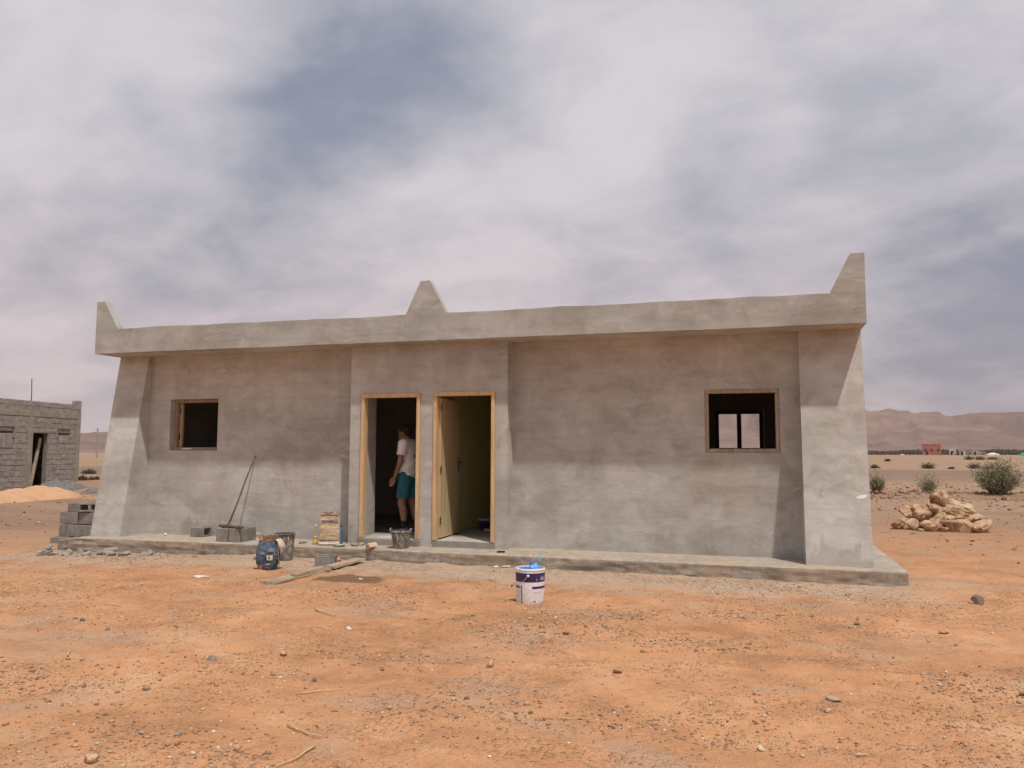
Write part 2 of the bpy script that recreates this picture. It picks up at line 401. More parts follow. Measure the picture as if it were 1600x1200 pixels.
simple('slate_print', [(0.12, 0.11, 0.11), (0.19, 0.17, 0.16)], 14, 0.8)
simple('steel_blue_print', [(0.10, 0.16, 0.22), (0.18, 0.25, 0.32)], 14, 0.8)
simple('blue_bag_print', [(0.022, 0.036, 0.070), (0.060, 0.105, 0.165), (0.110, 0.165, 0.225), (0.075, 0.072, 0.105)], 9, 0.6, 22, 0.8, 0.014, 0.35, dist=0.9)
simple('yellow_print', [(0.62, 0.52, 0.34), (0.70, 0.62, 0.44)], 12, 0.7)
simple('red_print', [(0.42, 0.16, 0.09), (0.50, 0.24, 0.15)], 12, 0.7)
simple('brick_clay', [(0.42, 0.18, 0.11), (0.55, 0.28, 0.19)], 10, 0.9, 50, 0.5, 0.006)
simple('can_white', [(0.55, 0.55, 0.52), (0.72, 0.72, 0.70)], 10, 0.5)
simple('white_scrap', [(0.62, 0.55, 0.46), (0.76, 0.70, 0.62)], 10, 0.7, 40, 0.4, 0.004)
simple('clear_bottle', [(0.46, 0.38, 0.34)], 6, 0.25, spec=0.5, Alpha=0.55)
simple('yellow_bottle', [(0.62, 0.34, 0.045), (0.72, 0.44, 0.08)], 6, 0.35, spec=0.5)
simple('blue_bottle', [(0.045, 0.12, 0.22), (0.09, 0.19, 0.30)], 14, 0.3, spec=0.5)
simple('straw', [(0.50, 0.35, 0.17), (0.64, 0.49, 0.28)], 14, 0.8)
simple('charred_and_shade', [(0.022, 0.016, 0.013), (0.05, 0.038, 0.03)], 14, 0.9)  # also serves as painted shade in the block building's window gaps
simple('card', [(0.42, 0.29, 0.18), (0.60, 0.46, 0.32)], 10, 0.85)
simple('sand', [(0.50, 0.285, 0.155), (0.57, 0.345, 0.20)], 2, 0.95, 60, 0.35, 0.01)
simple('grey_gravel', [(0.13, 0.12, 0.115), (0.25, 0.23, 0.215)], 9, 0.95, 24, 0.9, 0.03)
simple('skin', [(0.25, 0.125, 0.080), (0.31, 0.165, 0.11)], 9, 0.55, 60, 0.1, 0.002, 0.35)
simple('dark_hair', [(0.010, 0.008, 0.007), (0.022, 0.017, 0.014)], 40, 0.6, 80, 0.5, 0.004)
simple('white_cotton', [(0.72, 0.70, 0.74), (0.80, 0.78, 0.82)], 5, 0.9, 30, 0.35, 0.008)
simple('teal_cotton', [(0.018, 0.112, 0.135), (0.028, 0.145, 0.170)], 5, 0.85, 30, 0.3, 0.008)
simple('black_sock', [(0.014, 0.012, 0.013), (0.025, 0.022, 0.022)], 9, 0.9)
simple('shoe_purple', [(0.07, 0.05, 0.14), (0.10, 0.07, 0.19)], 9, 0.6)
simple('shoe_sole', [(0.55, 0.52, 0.46)], 9, 0.7)
simple('bush_leaf', [(0.190, 0.185, 0.105), (0.260, 0.248, 0.150), (0.330, 0.300, 0.195)], 6, 0.8, 12, 0.0)
simple('dry_bush', [(0.115, 0.072, 0.046), (0.170, 0.112, 0.074)], 6, 0.9, 12, 0.0)
simple('dull_bush', [(0.085, 0.082, 0.056), (0.125, 0.118, 0.082)], 6, 0.9, 12, 0.0)
simple('tree_leaf', [(0.070, 0.058, 0.044), (0.110, 0.094, 0.072)], 0.2, 0.9, 2, 0.0)
simple('red_wall', [(0.36, 0.135, 0.085), (0.43, 0.18, 0.12)], 0.4, 0.9, 4, 0.1)
simple('pale_wall', [(0.50, 0.44, 0.38), (0.60, 0.54, 0.48)], 0.4, 0.9, 4, 0.1)
simple('cream_canvas', [(0.70, 0.60, 0.40), (0.78, 0.69, 0.50)], 0.5, 0.8, 4, 0.1)
simple('green_canvas', [(0.05, 0.28, 0.15), (0.08, 0.35, 0.20)], 0.5, 0.8, 4, 0.1)
simple('glass_dark', [(0.03, 0.03, 0.035)], 4, 0.2)
simple('clod', [(0.19, 0.088, 0.046), (0.32, 0.16, 0.085)], 3, 0.95, 20, 0.6, 0.02)
simple('mountain_rock', [(0.100, 0.058, 0.046), (0.160, 0.096, 0.074), (0.220, 0.140, 0.108)], 0.0035, 0.95, 0.02, 0.6, 20, 0.1, jitter=False, vscale=(1, 1, 2.5), dist=0.8)


# ------------------------------------------------------------------ mesh helpers
def link(o, parent=None):
    COL.objects.link(o)
    if parent is not None:
        o.parent = parent
    return o


def mk(name, verts, faces, mat, parent=None, smooth=False, loc=None, rot=None):
    me = bpy.data.meshes.new(name)
    me.from_pydata([tuple(map(float, p)) for p in verts], [], [tuple(int(i) for i in f) for f in faces])
    me.update()
    mats = mat if isinstance(mat, (list, tuple)) else [mat]
    for mm in mats:
        me.materials.append(MATS[mm])
    if smooth:
        me.shade_smooth()
    o = bpy.data.objects.new(name, me)
    if loc is not None:
        o.location = loc
    if rot is not None:
        o.rotation_euler = rot
    return link(o, parent)


def tag(o, label, cat, group=None):
    o['label'] = label
    o['category'] = cat
    if group:
        o['group'] = group
    return o


def empty(name, loc=(0, 0, 0), rot=(0, 0, 0)):
    o = bpy.data.objects.new(name, None)
    o.empty_display_size = 0.1
    o.location = loc
    o.rotation_euler = rot
    return link(o)


class MB:
    def __init__(self):
        self.v = []
        self.f = []
        self.mi = []

    def add(self, vs, fs, m=0):
        k = len(self.v)
        self.v += [tuple(p) for p in vs]
        self.f += [tuple(i + k for i in f) for f in fs]
        self.mi += [m] * len(fs)
        return self

    def box(self, x0, x1, y0, y1, z0, z1, m=0):
        vs = [(x0, y0, z0), (x1, y0, z0), (x1, y1, z0), (x0, y1, z0), (x0, y0, z1), (x1, y0, z1), (x1, y1, z1), (x0, y1, z1)]
        fs = [(0, 3, 2, 1), (4, 5, 6, 7), (0, 1, 5, 4), (1, 2, 6, 5), (2, 3, 7, 6), (3, 0, 4, 7)]
        return self.add(vs, fs, m)

    def tube(self, pts, rads, seg=8, m=0, caps=True):
        pts = [Vector(p) for p in pts]
        if not hasattr(rads, '__len__'):
            rads = [rads] * len(pts)
        vs, fs = [], []
        ref = Vector((0.3, 0.2, 1)).normalized()
        for i, p in enumerate(pts):
            d = (pts[min(i + 1, len(pts) - 1)] - pts[max(i - 1, 0)]).normalized()
            a = d.cross(ref)
            if a.length < 1e-3:
                a = d.cross(Vector((1, 0, 0)))
            a.normalize()
            b = d.cross(a)
            for k in range(seg):
                t = 2 * math.pi * k / seg
                vs.append(p + (a * math.cos(t) + b * math.sin(t)) * rads[i])
        for i in range(len(pts) - 1):
            for k in range(seg):
                k2 = (k + 1) % seg
                fs.append((i * seg + k, i * seg + k2, (i + 1) * seg + k2, (i + 1) * seg + k))
        if caps:
            fs.append(tuple(range(seg))[::-1])
            fs.append(tuple((len(pts) - 1) * seg + k for k in range(seg)))
        return self.add(vs, fs, m)

    def lathe(self, prof, seg=32, m=0, close=False):
        vs, fs = [], []
        for r, z in prof:
            for k in range(seg):
                t = 2 * math.pi * k / seg
                vs.append((r * math.cos(t), r * math.sin(t), z))
        for i in range(len(prof) - 1):
            for k in range(seg):
                k2 = (k + 1) % seg
                fs.append((i * seg + k, i * seg + k2, (i + 1) * seg + k2, (i + 1) * seg + k))
        return self.add(vs, fs, m)

    def prism(self, poly, y0, y1, m=0):
        """polygon in x,z extruded along y"""
        n = len(poly)
        vs = [(x, y0, z) for x, z in poly] + [(x, y1, z) for x, z in poly]
        fs = [tuple(range(n)), tuple(range(2 * n - 1, n - 1, -1))]
        for i in range(n):
            j = (i + 1) % n
            fs.append((i, i + n, j + n, j))
        return self.add(vs, fs, m)

    def build(self, name, mat, parent=None, smooth=False, loc=None, rot=None, bevel=0.0):
        o = mk(name, self.v, self.f, mat, parent, smooth, loc, rot)
        if len(set(self.mi)) > 1:
            for p, i in zip(o.data.polygons, self.mi):
                p.material_index = i
        if bevel:
            md = o.modifiers.new('bevel', 'BEVEL')
            md.width = bevel
            md.segments = 2
            md.limit_method = 'ANGLE'
        return o


def wall_grid(xs, zs, y0, y1, hole, mb=None, axis='x'):
    """Slab with rectangular openings; only exposed faces. axis x: runs along x, thickness along y."""
    mb = mb or MB()
    P = (lambda a, t, z: (a, t, z)) if axis == 'x' else (lambda a, t, z: (t, a, z))
    nx, nz = len(xs) - 1, len(zs) - 1
    solid = lambda i, j: 0 <= i < nx and 0 <= j < nz and not hole((xs[i] + xs[i + 1]) / 2, (zs[j] + zs[j + 1]) / 2)
    for i in range(nx):
        for j in range(nz):
            if not solid(i, j):
                continue
            a0, a1, b0, b1 = xs[i], xs[i + 1], zs[j], zs[j + 1]
            mb.add([P(a0, y0, b0), P(a1, y0, b0), P(a1, y0, b1), P(a0, y0, b1)], [(0, 1, 2, 3)])
            mb.add([P(a0, y1, b0), P(a1, y1, b0), P(a1, y1, b1), P(a0, y1, b1)], [(3, 2, 1, 0)])
            for di, dj, q in ((-1, 0, [(a0, b0), (a0, b1)]), (1, 0, [(a1, b1), (a1, b0)]), (0, -1, [(a1, b0), (a0, b0)]), (0, 1, [(a0, b1), (a1, b1)])):
                if not solid(i + di, j + dj):
                    (p0, p1) = q
                    mb.add([P(p0[0], y0, p0[1]), P(p1[0], y0, p1[1]), P(p1[0], y1, p1[1]), P(p0[0], y1, p0[1])], [(0, 1, 2, 3)])
    return mb


def weld(o, d=1e-4):
    bm = bmesh.new()
    bm.from_mesh(o.data)
    bmesh.ops.remove_doubles(bm, verts=bm.verts, dist=d)
    bmesh.ops.recalc_face_normals(bm, faces=bm.faces)
    bm.to_mesh(o.data)
    bm.free()
    return o


# value noise in numpy, for terrain and lumps
def _hash(ix, iy, seed):
    h = (ix.astype(np.int64) * 374761393 + iy.astype(np.int64) * 668265263 + seed * 1442695041) & 0x7fffffff
    h = ((h ^ (h >> 13)) * 1274126177) & 0x7fffffff
    return ((h ^ (h >> 16)) & 0xffff) / 65535.0


def vnoise(x, y, seed=0):
    x = np.asarray(x, float)
    y = np.asarray(y, float)
    ix, iy = np.floor(x), np.floor(y)
    fx, fy = x - ix, y - iy
    fx, fy = fx * fx * (3 - 2 * fx), fy * fy * (3 - 2 * fy)
    a, b = _hash(ix, iy, seed), _hash(ix + 1, iy, seed)
    c_, d = _hash(ix, iy + 1, seed), _hash(ix + 1, iy + 1, seed)
    return (a * (1 - fx) + b * fx) * (1 - fy) + (c_ * (1 - fx) + d * fx) * fy - 0.5


def fbm(x, y, oct=4, seed=0, gain=0.5):
    s, a, f = 0, 1.0, 1.0
    for k in range(oct):
        s = s + a * vnoise(x * f + 13.7 * k, y * f - 7.3 * k, seed + k)
        a *= gain
        f *= 2.03
    return s


def sstep(v, a, b):
    t = np.clip((np.asarray(v, float) - a) / (b - a), 0, 1)
    return t * t * (3 - 2 * t)


# ------------------------------------------------------------------ ground
def gz(x, y):
    x = np.asarray(x, float)
    y = np.asarray(y, float)
    z = -0.085 * sstep(-x, 5.0, 8.6) * sstep(-x, 24.0, 12.0)
    near = sstep(x, -32, -24) * sstep(-x, 19.0, 23.5) * sstep(y, 4, 11) * sstep(-y, -40, -22)
    z = z + near * np.clip(-0.10 + 0.078 * (y - 12.6), -0.1, 0.3)
    lat = (x - CAM.x) * rt.x + (y - CAM.y) * rt.y
    dep = (x - CAM.x) * fw.x + (y - CAM.y) * fw.y
    z = z + sstep(dep, 25, 80) * np.clip(lat, -900, 900) * 0.0038
    fine = sstep(dep, 24, 10) * sstep(dep, -4, 0)
    amp = 0.030 * fbm(x * 0.8, y * 0.8, 3, 3) + fine * 0.022 * vnoise(x * 0.45 + y * .12, y * 3.3 - x * .35, 77) + fine * (0.020 * fbm(x * 3.1, y * 3.1, 3, 9) + 0.020 * np.maximum(fbm(x * 8.0, y * 8.0, 2, 21), -0.12))
    for off in (0.0, 0.62):
        q = y + 4.35 + off - 0.10 * x - 0.25 * np.sin(x * 0.55)
        amp = amp + fine * (-0.016 * np.exp(-(q / 0.055) ** 2) + 0.009 * np.exp(-((np.abs(q) - 0.11) / 0.045) ** 2)) * (0.45 + vnoise(x * 2.0, y * 0.0 + off, 15))
    # dig the noise out where it could poke through floors
    inside = sstep(x, -9.3, -9.0) * sstep(-x, -3.3, -3.0) * sstep(y, -0.3, -0.1) * sstep(-y, -5.3, -5.0)
    # low bank of turned earth behind the stone heap, and a far hump
    bank = np.exp(-((y - 21.0 - 0.06 * x + 1.2 * vnoise(x * 0.15, y * 0, 5)) / 0.9) ** 2) * sstep(x, -6, 0) * sstep(-x, -60, -40)
    return z + amp * (1 - inside) - 0.05 * inside + 0.16 * bank * (0.7 + 0.8 * vnoise(x * 1.3, y * 1.3, 8))


def gh(x, y):
    return float(gz(x, y))


def axis_pts(a, b, step, far, g=1.085):
    mid = list(np.arange(a, b + 1e-6, step))
    lo, hi = [], []
    s, p = step, a
    while p > -far:
        s *= g
        p -= s
        lo.append(p)
    s, p = step, mid[-1]
    while p < far:
        s *= g
        p += s
        hi.append(p)
    return np.array(lo[::-1] + mid + hi)


gxs = axis_pts(-8.4, 4.6, 0.036, 4800)
gys = axis_pts(-7.6, -0.2, 0.032, 4800)
GX, GY = np.meshgrid(gxs, gys)
GZ = gz(GX, GY)
nx, ny = len(gxs), len(gys)
me = bpy.data.meshes.new('ground')
co = np.stack([GX, GY, GZ], -1).reshape(-1, 3).astype(np.float32)
idx = np.arange(nx * ny).reshape(ny, nx)
quads = np.stack([idx[:-1, :-1], idx[:-1, 1:], idx[1:, 1:], idx[1:, :-1]], -1).reshape(-1, 4).astype(np.int32)


def fill_mesh(me, co, quads):
    n = quads.shape[1]
    me.vertices.add(len(co))
    me.vertices.foreach_set('co', np.asarray(co, np.float32).ravel())
    me.loops.add(quads.size)
    me.loops.foreach_set('vertex_index', np.asarray(quads, np.int32).ravel())
    me.polygons.add(len(quads))
    me.polygons.foreach_set('loop_start', np.arange(0, quads.size, n, dtype=np.int32))
    me.update(calc_edges=True)
    me.validate()


fill_mesh(me, co, quads)
me.materials.append(MATS['earth'])
me.shade_smooth()
ground = link(bpy.data.objects.new('ground', me))
ground['kind'] = 'structure'
ground['label'] = 'orange bare earth running out to a dusty plain'

# ------------------------------------------------------------------ mountains
az = np.radians(np.linspace(-95, 70, 900))
rr = np.concatenate([np.linspace(2500, 3400, 34), np.linspace(3440, 4400, 10)])
AZ, RR = np.meshgrid(az, rr)
tab_a = np.radians([-95, -60, -47, -44, -36, -20, -6, 4, 7.2, 8.4, 10.2, 11.7, 13.4, 15.7, 20, 28, 40, 70])
tab_e = np.array([.02, .015, .0175, .020,   .026, .035, .055, .055, .0468, .0493, .0432, .0420, .0447, .0452, .050, .046, .04, .03])
ridge_r = 3400.0
EL = np.interp(AZ, tab_a, tab_e) + 0.0016 * fbm(AZ * 30, AZ * 0 + 3, 4, 2)
prof_up = sstep(RR, 2500, 3400) * 0.80 + 0.20 * np.clip((RR - 2500) / 900, 0, 1)
prof = np.where(RR <= ridge_r, prof_up, 1 - 0.8 * sstep(RR, 3400, 4400))
gul = fbm(AZ * 24 + RR / 1300, RR / 520.0, 5, 31) + 0.5 * np.abs(fbm(AZ * 55 + RR / 900, RR / 900.0, 4, 35))
HZ = EL * ridge_r * prof * (1 + 0.62 * gul * (1 - np.exp(-((RR - ridge_r) / 160) ** 2)))
MX, MY = CAM.x + np.sin(AZ) * RR, CAM.y + np.cos(AZ) * RR
co = np.stack([MX, MY, HZ + 1.5 - 6 * (1 - prof)], -1).reshape(-1, 3)
idx = np.arange(AZ.size).reshape(AZ.shape)
quads = np.stack([idx[:-1, :-1], idx[1:, :-1], idx[1:, 1:], idx[:-1, 1:]], -1).reshape(-1, 4)
me = bpy.data.meshes.new('mountain_range')
fill_mesh(me, co, quads)
me.flip_normals()
me.materials.append(MATS['mountain_rock'])
me.shade_smooth()
mt = link(bpy.data.objects.new('mountain_range', me))
mt['kind'] = 'structure'
mt['label'] = 'bare brown mountain ridge along the horizon'

# ------------------------------------------------------------------ the house
H, FT, HT = 3.093, 3.481, 3.957
S = 0.146
XL, XR = -8.83, 2.872
house = empty('concrete_house')
tag(house, 'long single-storey cement-plastered house with two doorways and horned parapet', 'house')

# front walls with a window each, and the projecting entrance bay
W1 = (-7.79, -6.855, 1.515, 2.362)
W2 = (0.893, 1.852, 1.510, 2.355)
D1 = (-4.10, -3.14, 0.245, 2.366)
D2 = (-2.935, -1.99, 0.240, 2.372)
YW, YB = 0.60, 0.307


def rect(r):
    return lambda x, z: r[0] < x < r[1] and r[2] < z < r[3]


weld(wall_grid([-8.70, W1[0], W1[1], -4.28], [0.02, W1[2], W1[3], H], YW, 0.80, rect(W1)).build('front_wall', 'plaster', house))
weld(wall_grid([-1.812, W2[0], W2[1], 2.80], [0.02, W2[2], W2[3], H], YW, 0.80, rect(W2)).build('front_wall', 'plaster', house))
weld(wall_grid([-4.285, D1[0], D1[1], D2[0], D2[1], -1.808], [0.02, 0.24, 0.245, 2.366, 2.372, H], YB, 0.80,
               lambda x, z: rect(D1)(x, z) or (D2[0] < x < D2[1] and 0.24 < z < D2[3])).build('entrance_bay', 'plaster', house))


def buttress(x0, x1, yb, yt, y1):
    mb = MB()
    n = 10
    for i in range(n):
        t0, t1 = i / n, (i + 1) / n
        z0, z1 = 0.02 + (H - .02) * t0, 0.02 + (H - .02) * t1
        ya, yb_ = yb + (yt - yb) * t0, yb + (yt - yb) * t1
        mb.add([(x0, ya, z0), (x1, ya, z0), (x1, yb_, z1), (x0, yb_, z1)], [(0, 1, 2, 3)])
        mb.add([(x0, ya, z0), (x0, yb_, z1), (x0, y1, z1), (x0, y1, z0)], [(0, 1, 2, 3)])
        mb.add([(x1, ya, z0), (x1, y1, z0), (x1, y1, z1), (x1, yb_, z1)], [(0, 1, 2, 3)])
    return mb


b = weld(buttress(-8.785, -8.20, 0.02, 0.52, 0.85).build('buttress', 'plaster', house))
b['label'] = 'sloping left corner buttress with pale lime bloom'
b = weld(buttress(2.103, 2.862, 0.005, 0.50, 0.85).build('buttress', 'plaster', house))
b['label'] = 'wide sloping right corner buttress with white paint dab'
# dab of white paint
n = 26
sq = lambda q: math.copysign(abs(q) ** 0.45, q)
pts = [(2.768 + 0.060 * sq(math.cos(t)) * (1 + .10 * math.sin(5 * t)) + 0.010 * math.sin(t), 0.977 + 0.021 * sq(math.sin(t)) * (1 + .15 * math.cos(4 * t)) + 0.012 * math.cos(t))
       for t in [2 * math.pi * i / n for i in range(n)]]
yat = lambda z: 0.005 + 0.495 * (z - .02) / (H - .02)
mb = MB().add([(x, yat(z) - 0.003, z) for x, z in pts] + [(x, yat(z) + 0.002, z) for x, z in pts],
              [tuple(range(n))] + [(i, (i + 1) % n, (i + 1) % n + n, i + n) for i in range(n)])
o = mb.build('paint_mark', 'white_plastic', house)

# rear and side walls, partition, floor, roof slab
BW = (0.84, 1.69, 1.53, 2.27)
weld(wall_grid([-8.70, BW[0], BW[1], 2.80], [0.02, BW[2], BW[3], H], 4.40, 4.60, rect(BW)).build('rear_wall', 'inner_plaster', house))
MB().box(-8.70, -8.50, 0.80, 4.40, 0.02, H).build('side_wall', 'plaster', house)
MB().box(2.60, 2.80, 0.80, 4.40, 0.02, H).build('side_wall', 'plaster', house)
MB().box(-3.12, -3.00, 0.80, 4.40, 0.255, H).build('partition_wall', 'olive_paint', house)
MB().box(-1.50, -1.38, 0.80, 4.40, 0.255, H).build('partition_wall', 'olive_paint', house)
MB().box(-3.00, -1.50, 4.37, 4.40, 0.255, H).build('painted_wall_face', 'olive_paint', house)
MB().box(-8.50, 2.60, 0.80, 4.40, 0.02, 0.247).build('floor', 'floor_cement', house)
MB().box(XL + .132, XR - .132, 0.1302, 4.568, H + .001, H + 0.16).build('roof_slab', 'plaster', house)

# fascia band with a horn at each end and one in the middle, slightly uneven by hand
xs_ = sorted(set(list(np.linspace(XL, XR, 170)) + [-8.388, -8.672, -3.262, -3.037, -2.898, -2.636, 2.459, 2.708]))


def top_z(x):
    return float(np.interp(x, [XL, -8.672, -8.388, -3.262, -3.037, -2.898, -2.636, 2.459, 2.708, XR],
                           [HT - .01, HT - .01, FT + .012, FT - .004, HT + .002, HT + .002, FT, FT + .003, HT + .006, HT + .006]))


vs, fs = [], []
for x in xs_:
    wob = 0.016 * float(vnoise(x * 2.1, 0.3, 4)) + 0.010 * float(vnoise(x * 9.0, 2.3, 5))
    tz = top_z(x) + wob
    bz = H + 0.008 * float(vnoise(x * 1.9, 5.3, 6)) + 0.005 * float(vnoise(x * 8.0, 1.3, 7))
    fy = 0.008 * float(vnoise(x * 1.3, 9.3, 8))
    vs += [(x, fy, bz), (x, fy, tz), (x, 0.13, tz), (x, 0.13, bz)]
for i in range(len(xs_) - 1):
    a, c_ = 4 * i, 4 * i + 4
    for k in range(4):
        k2 = (k + 1) % 4
        fs.append((a + k, a + k2, c_ + k2, c_ + k))
fs.append((3, 2, 1, 0))
e = 4 * (len(xs_) - 1)
fs.append((e, e + 1, e + 2, e + 3))
fascia = weld(mk('fascia', vs, fs, 'plaster_fascia', house))
fascia['label'] = 'grey parapet band with pointed horns at ends and middle'
# side and rear parapets
MB().box(XL, XL + 0.13, 0.13, 4.7, H, FT).build('side_parapet', 'plaster_fascia', house)
MB().box(XR - 0.13, XR, 0.13, 4.7, H, FT).build('side_parapet', 'plaster_fascia', house)
MB().box(XL + 0.13, XR - 0.13, 4.57, 4.7, H, FT).build('rear_parapet', 'plaster_fascia', house)

# plinth: rough cast slab
pxs = np.linspace(-9.17, 3.194, 260)
prof_n = 16
vs, fs = [], []
for x in pxs:
    e1 = 0.018 * float(fbm(x * 1.7, 0.5, 3, 41)) + 0.010 * float(vnoise(x * 11, 0.2, 42))
    rag = float(sstep(-x, 6.4, 8.8))
    topz = S - 0.012 * rag * (1 + float(vnoise(x * 6, 1, 43))) - 0.05 * float(sstep(-x, 8.8, 9.05))
    for j in range(prof_n):
        if j < 5:      # top, back to front
            t = j / 4
            yy = 5.0 + (-0.205 - 5.0) * (t ** 0.35)
            zz = topz + (0.006 * float(vnoise(x * 5, yy * 5, 44)) if j not in (0,) else 0)
        else:          # front face downwards
            t = (j - 5) / (prof_n - 6)
            zz = topz - 0.012 - t * (topz + 0.30)
            yy = -0.218 + 0.012 * float(vnoise(x * 7, zz * 26, 45)) + 0.016 * float(vnoise(x * 2.2, zz * 40, 46)) * (0.4 + rag)
        vs.append((x + (0.03 * float(vnoise(yy * 4, zz * 20, 47)) if abs(x - pxs[0]) < 1e-6 else 0), yy + e1, zz))
for i in range(len(pxs) - 1):
    for j in range(prof_n - 1):
        a = i * prof_n + j
        fs.append((a, a + 1, a + prof_n + 1, a + prof_n))
e = (len(pxs) - 1) * prof_n
for base, flip in ((0, True), (e, False)):
    k = len(vs)
    vs.append((vs[base][0], 5.0, -0.3))
    loop = tuple([k] + [base + j for j in range(prof_n)])
    fs.append(loop[::-1] if flip else loop)
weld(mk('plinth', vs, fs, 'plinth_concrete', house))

# thresholds
MB().box(D1[0] - 0.005, D1[1] + 0.02, 0.245, 0.305, 0.12, 0.240).build('doorstep', 'plaster_damp', house, bevel=0.01)
MB().box(D2[0] + 0.01, D2[1] + 0.0, 0.292, 0.3055, 0.12, 0.237).build('doorstep', 'plaster_damp', house, bevel=0.004)


def frame(name, r, y0, y1, w, sill=True, mat='pine', wt=None):
    x0, x1, z0, z1 = r
    wt = wt or w
    p = empty(name)
    p.parent = house
    g = 0.0015
    MB().box(x0, x0 + w, y0, y1, z0, z1 - wt - g).build('jamb', mat, p, bevel=0.004)
    MB().box(x1 - w, x1, y0, y1, z0, z1 - wt - g).build('jamb', mat, p, bevel=0.004)
    MB().box(x0, x1, y0 - .001, y1, z1 - wt, z1).build('frame_head', mat, p, bevel=0.004)
    if sill:
        MB().box(x0 + w + g, x1 - w - g, y0 - .001, y1, z0, z0 + wt).build('sill', mat, p, bevel=0.004)
    return p


e_ = 0.002
frame('door_frame', (D1[0] + e_, D1[1] - e_, D1[2] + e_, D1[3] - e_), 0.285, 0.40, 0.058, False)
frame('door_frame', (D2[0] + e_, D2[1] - e_, D2[2] + e_, D2[3] - e_), 0.285, 0.40, 0.055, False)
wf = frame('window_frame', (W1[0] + e_, W1[1] - e_, W1[2] + e_, W1[3] - e_), 0.70, 0.775, 0.05, mat='pine_dusty')
MB().box(-7.606, -7.417, 0.688, 0.699, 1.532, 1.552).build('tape', 'white_plastic', wf)
frame('window_frame', (W2[0] + e_, W2[1] - e_, W2[2] + e_, W2[3] - e_), 0.592, 0.665, 0.05, mat='pine_dusty')
# hinge post of the left window, its casement taken off
stop = MB().box(-7.735, -7.700, 0.777, 0.83, 1.575, 2.305).build('hinge_post', 'pine', house, bevel=0.003)
for zz in (1.70, 2.13):
    MB().box(-7.739, -7.72, 0.766, 0.7765, zz, zz + 0.09).build('hinge', 'dark_metal', stop)

# rear window: two glazed-out sashes against the sky
rw = empty('rear_window')
rw.parent = house
bx0, bx1, bz0, bz1 = BW
for (a0, a1) in ((bx0 + .002, 0.912), (1.226, 1.304), (1.612, bx1 - .002)):
    MB().box(a0, a1, 4.44, 4.52, bz0 + .002, bz1 - .002).build('stile', 'pole_wood', rw)
for (a0, a1) in ((0.9135, 1.2245), (1.3055, 1.6105)):
    MB().box(a0, a1, 4.441, 4.519, 2.206, bz1 - .002).build('rail', 'pole_wood', rw)
    MB().box(a0, a1, 4.441, 4.519, bz0 + .002, 1.597).build('rail', 'pole_wood', rw)

# open door leaf in the right doorway, boarded, with handle plate and three hinges
lf = empty('door_leaf', (-2.876, 0.405, 0.0), (0, 0, math.radians(92)))
lf.parent = house
for i in range(6):
    MB().box(0.004 + i * 0.1405, 0.004 + (i + 1) * 0.1405 - 0.002, -0.02, 0.02, 0.262, 2.295).build('board', 'pine_pale', lf, bevel=0.004)
hd = MB().box(0.775, 0.805, -0.0265, -0.0205, 1.19, 1.42).build('handle_plate', 'dark_metal', lf, bevel=0.002)
mb = MB().tube([(0.79, -0.026, 1.345), (0.79, -0.075, 1.345), (0.785, -0.082, 1.345), (0.675, -0.082, 1.340)], [0.010, 0.010, 0.010, 0.008], 8)
mb.build('lever', 'dark_metal', lf, smooth=True)
for zz in (0.46, 1.19, 2.10):
    MB().box(-0.012, 0.012, -0.032, -0.022, zz, zz + 0.11).build('hinge', 'dark_metal', lf, bevel=0.003)

# ------------------------------------------------------------------ unfinished block building on the left
NB_A = (-25.593, 12.572)
nb = empty('block_building', (NB_A[0], NB_A[1], 0), (0, 0, math.atan2(0.98356, -0.18059)))
tag(nb, 'unfinished grey building of bare concrete blocks with open doorway', 'building')
NS0, NS1 = -3.0, 4.73
DO = (1.85, 2.72, -0.3, 2.24)
WA = (3.33, 4.05, 1.80, 2.25)
WB = (0.02, 0.78, 1.60, 2.26)
cut = lambda x, z: rect(DO)(x, z)
weld(wall_grid([NS0, DO[0], DO[1], NS1], [-0.3, DO[3], 3.30], 0.025, 0.2, cut).build('wall_core', 'mortar', nb))
MB().box(NS1 - 0.18, NS1 - 0.002, 0.2, 6.0, -0.3, 3.30).build('end_wall', 'wall_block', nb)
MB().box(NS0, NS0 + 0.18, 0.2, 6.0, -0.3, 3.30).build('end_wall', 'wall_block', nb)
MB().box(NS0 + 0.18, NS1 - 0.18, 5.8, 6.0, -0.3, 3.30).build('rear_wall', 'wall_block', nb)
MB().box(NS0 + 0.18, NS1 - 0.18, 0.2, 5.8, 2.90, 3.08).build('roof_slab', 'cast_concrete', nb)
blk_meshes = []
for k in range(5):
    bm = bmesh.new()
    bmesh.ops.create_cube(bm, size=1.0)
    bmesh.ops.bevel(bm, geom=list(bm.edges), offset=0.035, segments=1, affect='EDGES')
    for vv in bm.verts:
        vv.co += Vector((random.uniform(-.02, .02), random.uniform(-.03, .03), random.uniform(-.025, .025)))
    bm_me = bpy.data.meshes.new('concrete_block')
    bm.to_mesh(bm_me)
    bm.free()
    bm_me.materials.append(MATS['wall_block'])
    blk_meshes.append(bm_me)


def wall_block(x0, x1, z0, z1, y=0.0, parent=nb, d=0.05):
    o = bpy.data.objects.new('concrete_block', random.choice(blk_meshes))
    o.location = ((x0 + x1) / 2, y + d / 2 + random.uniform(-.008, .006), (z0 + z1) / 2 + random.uniform(-.003, .003))
    o.scale = (x1 - x0, d, z1 - z0)
    o.rotation_euler = (0, random.uniform(-.008, .008), 0)
    link(o, parent)


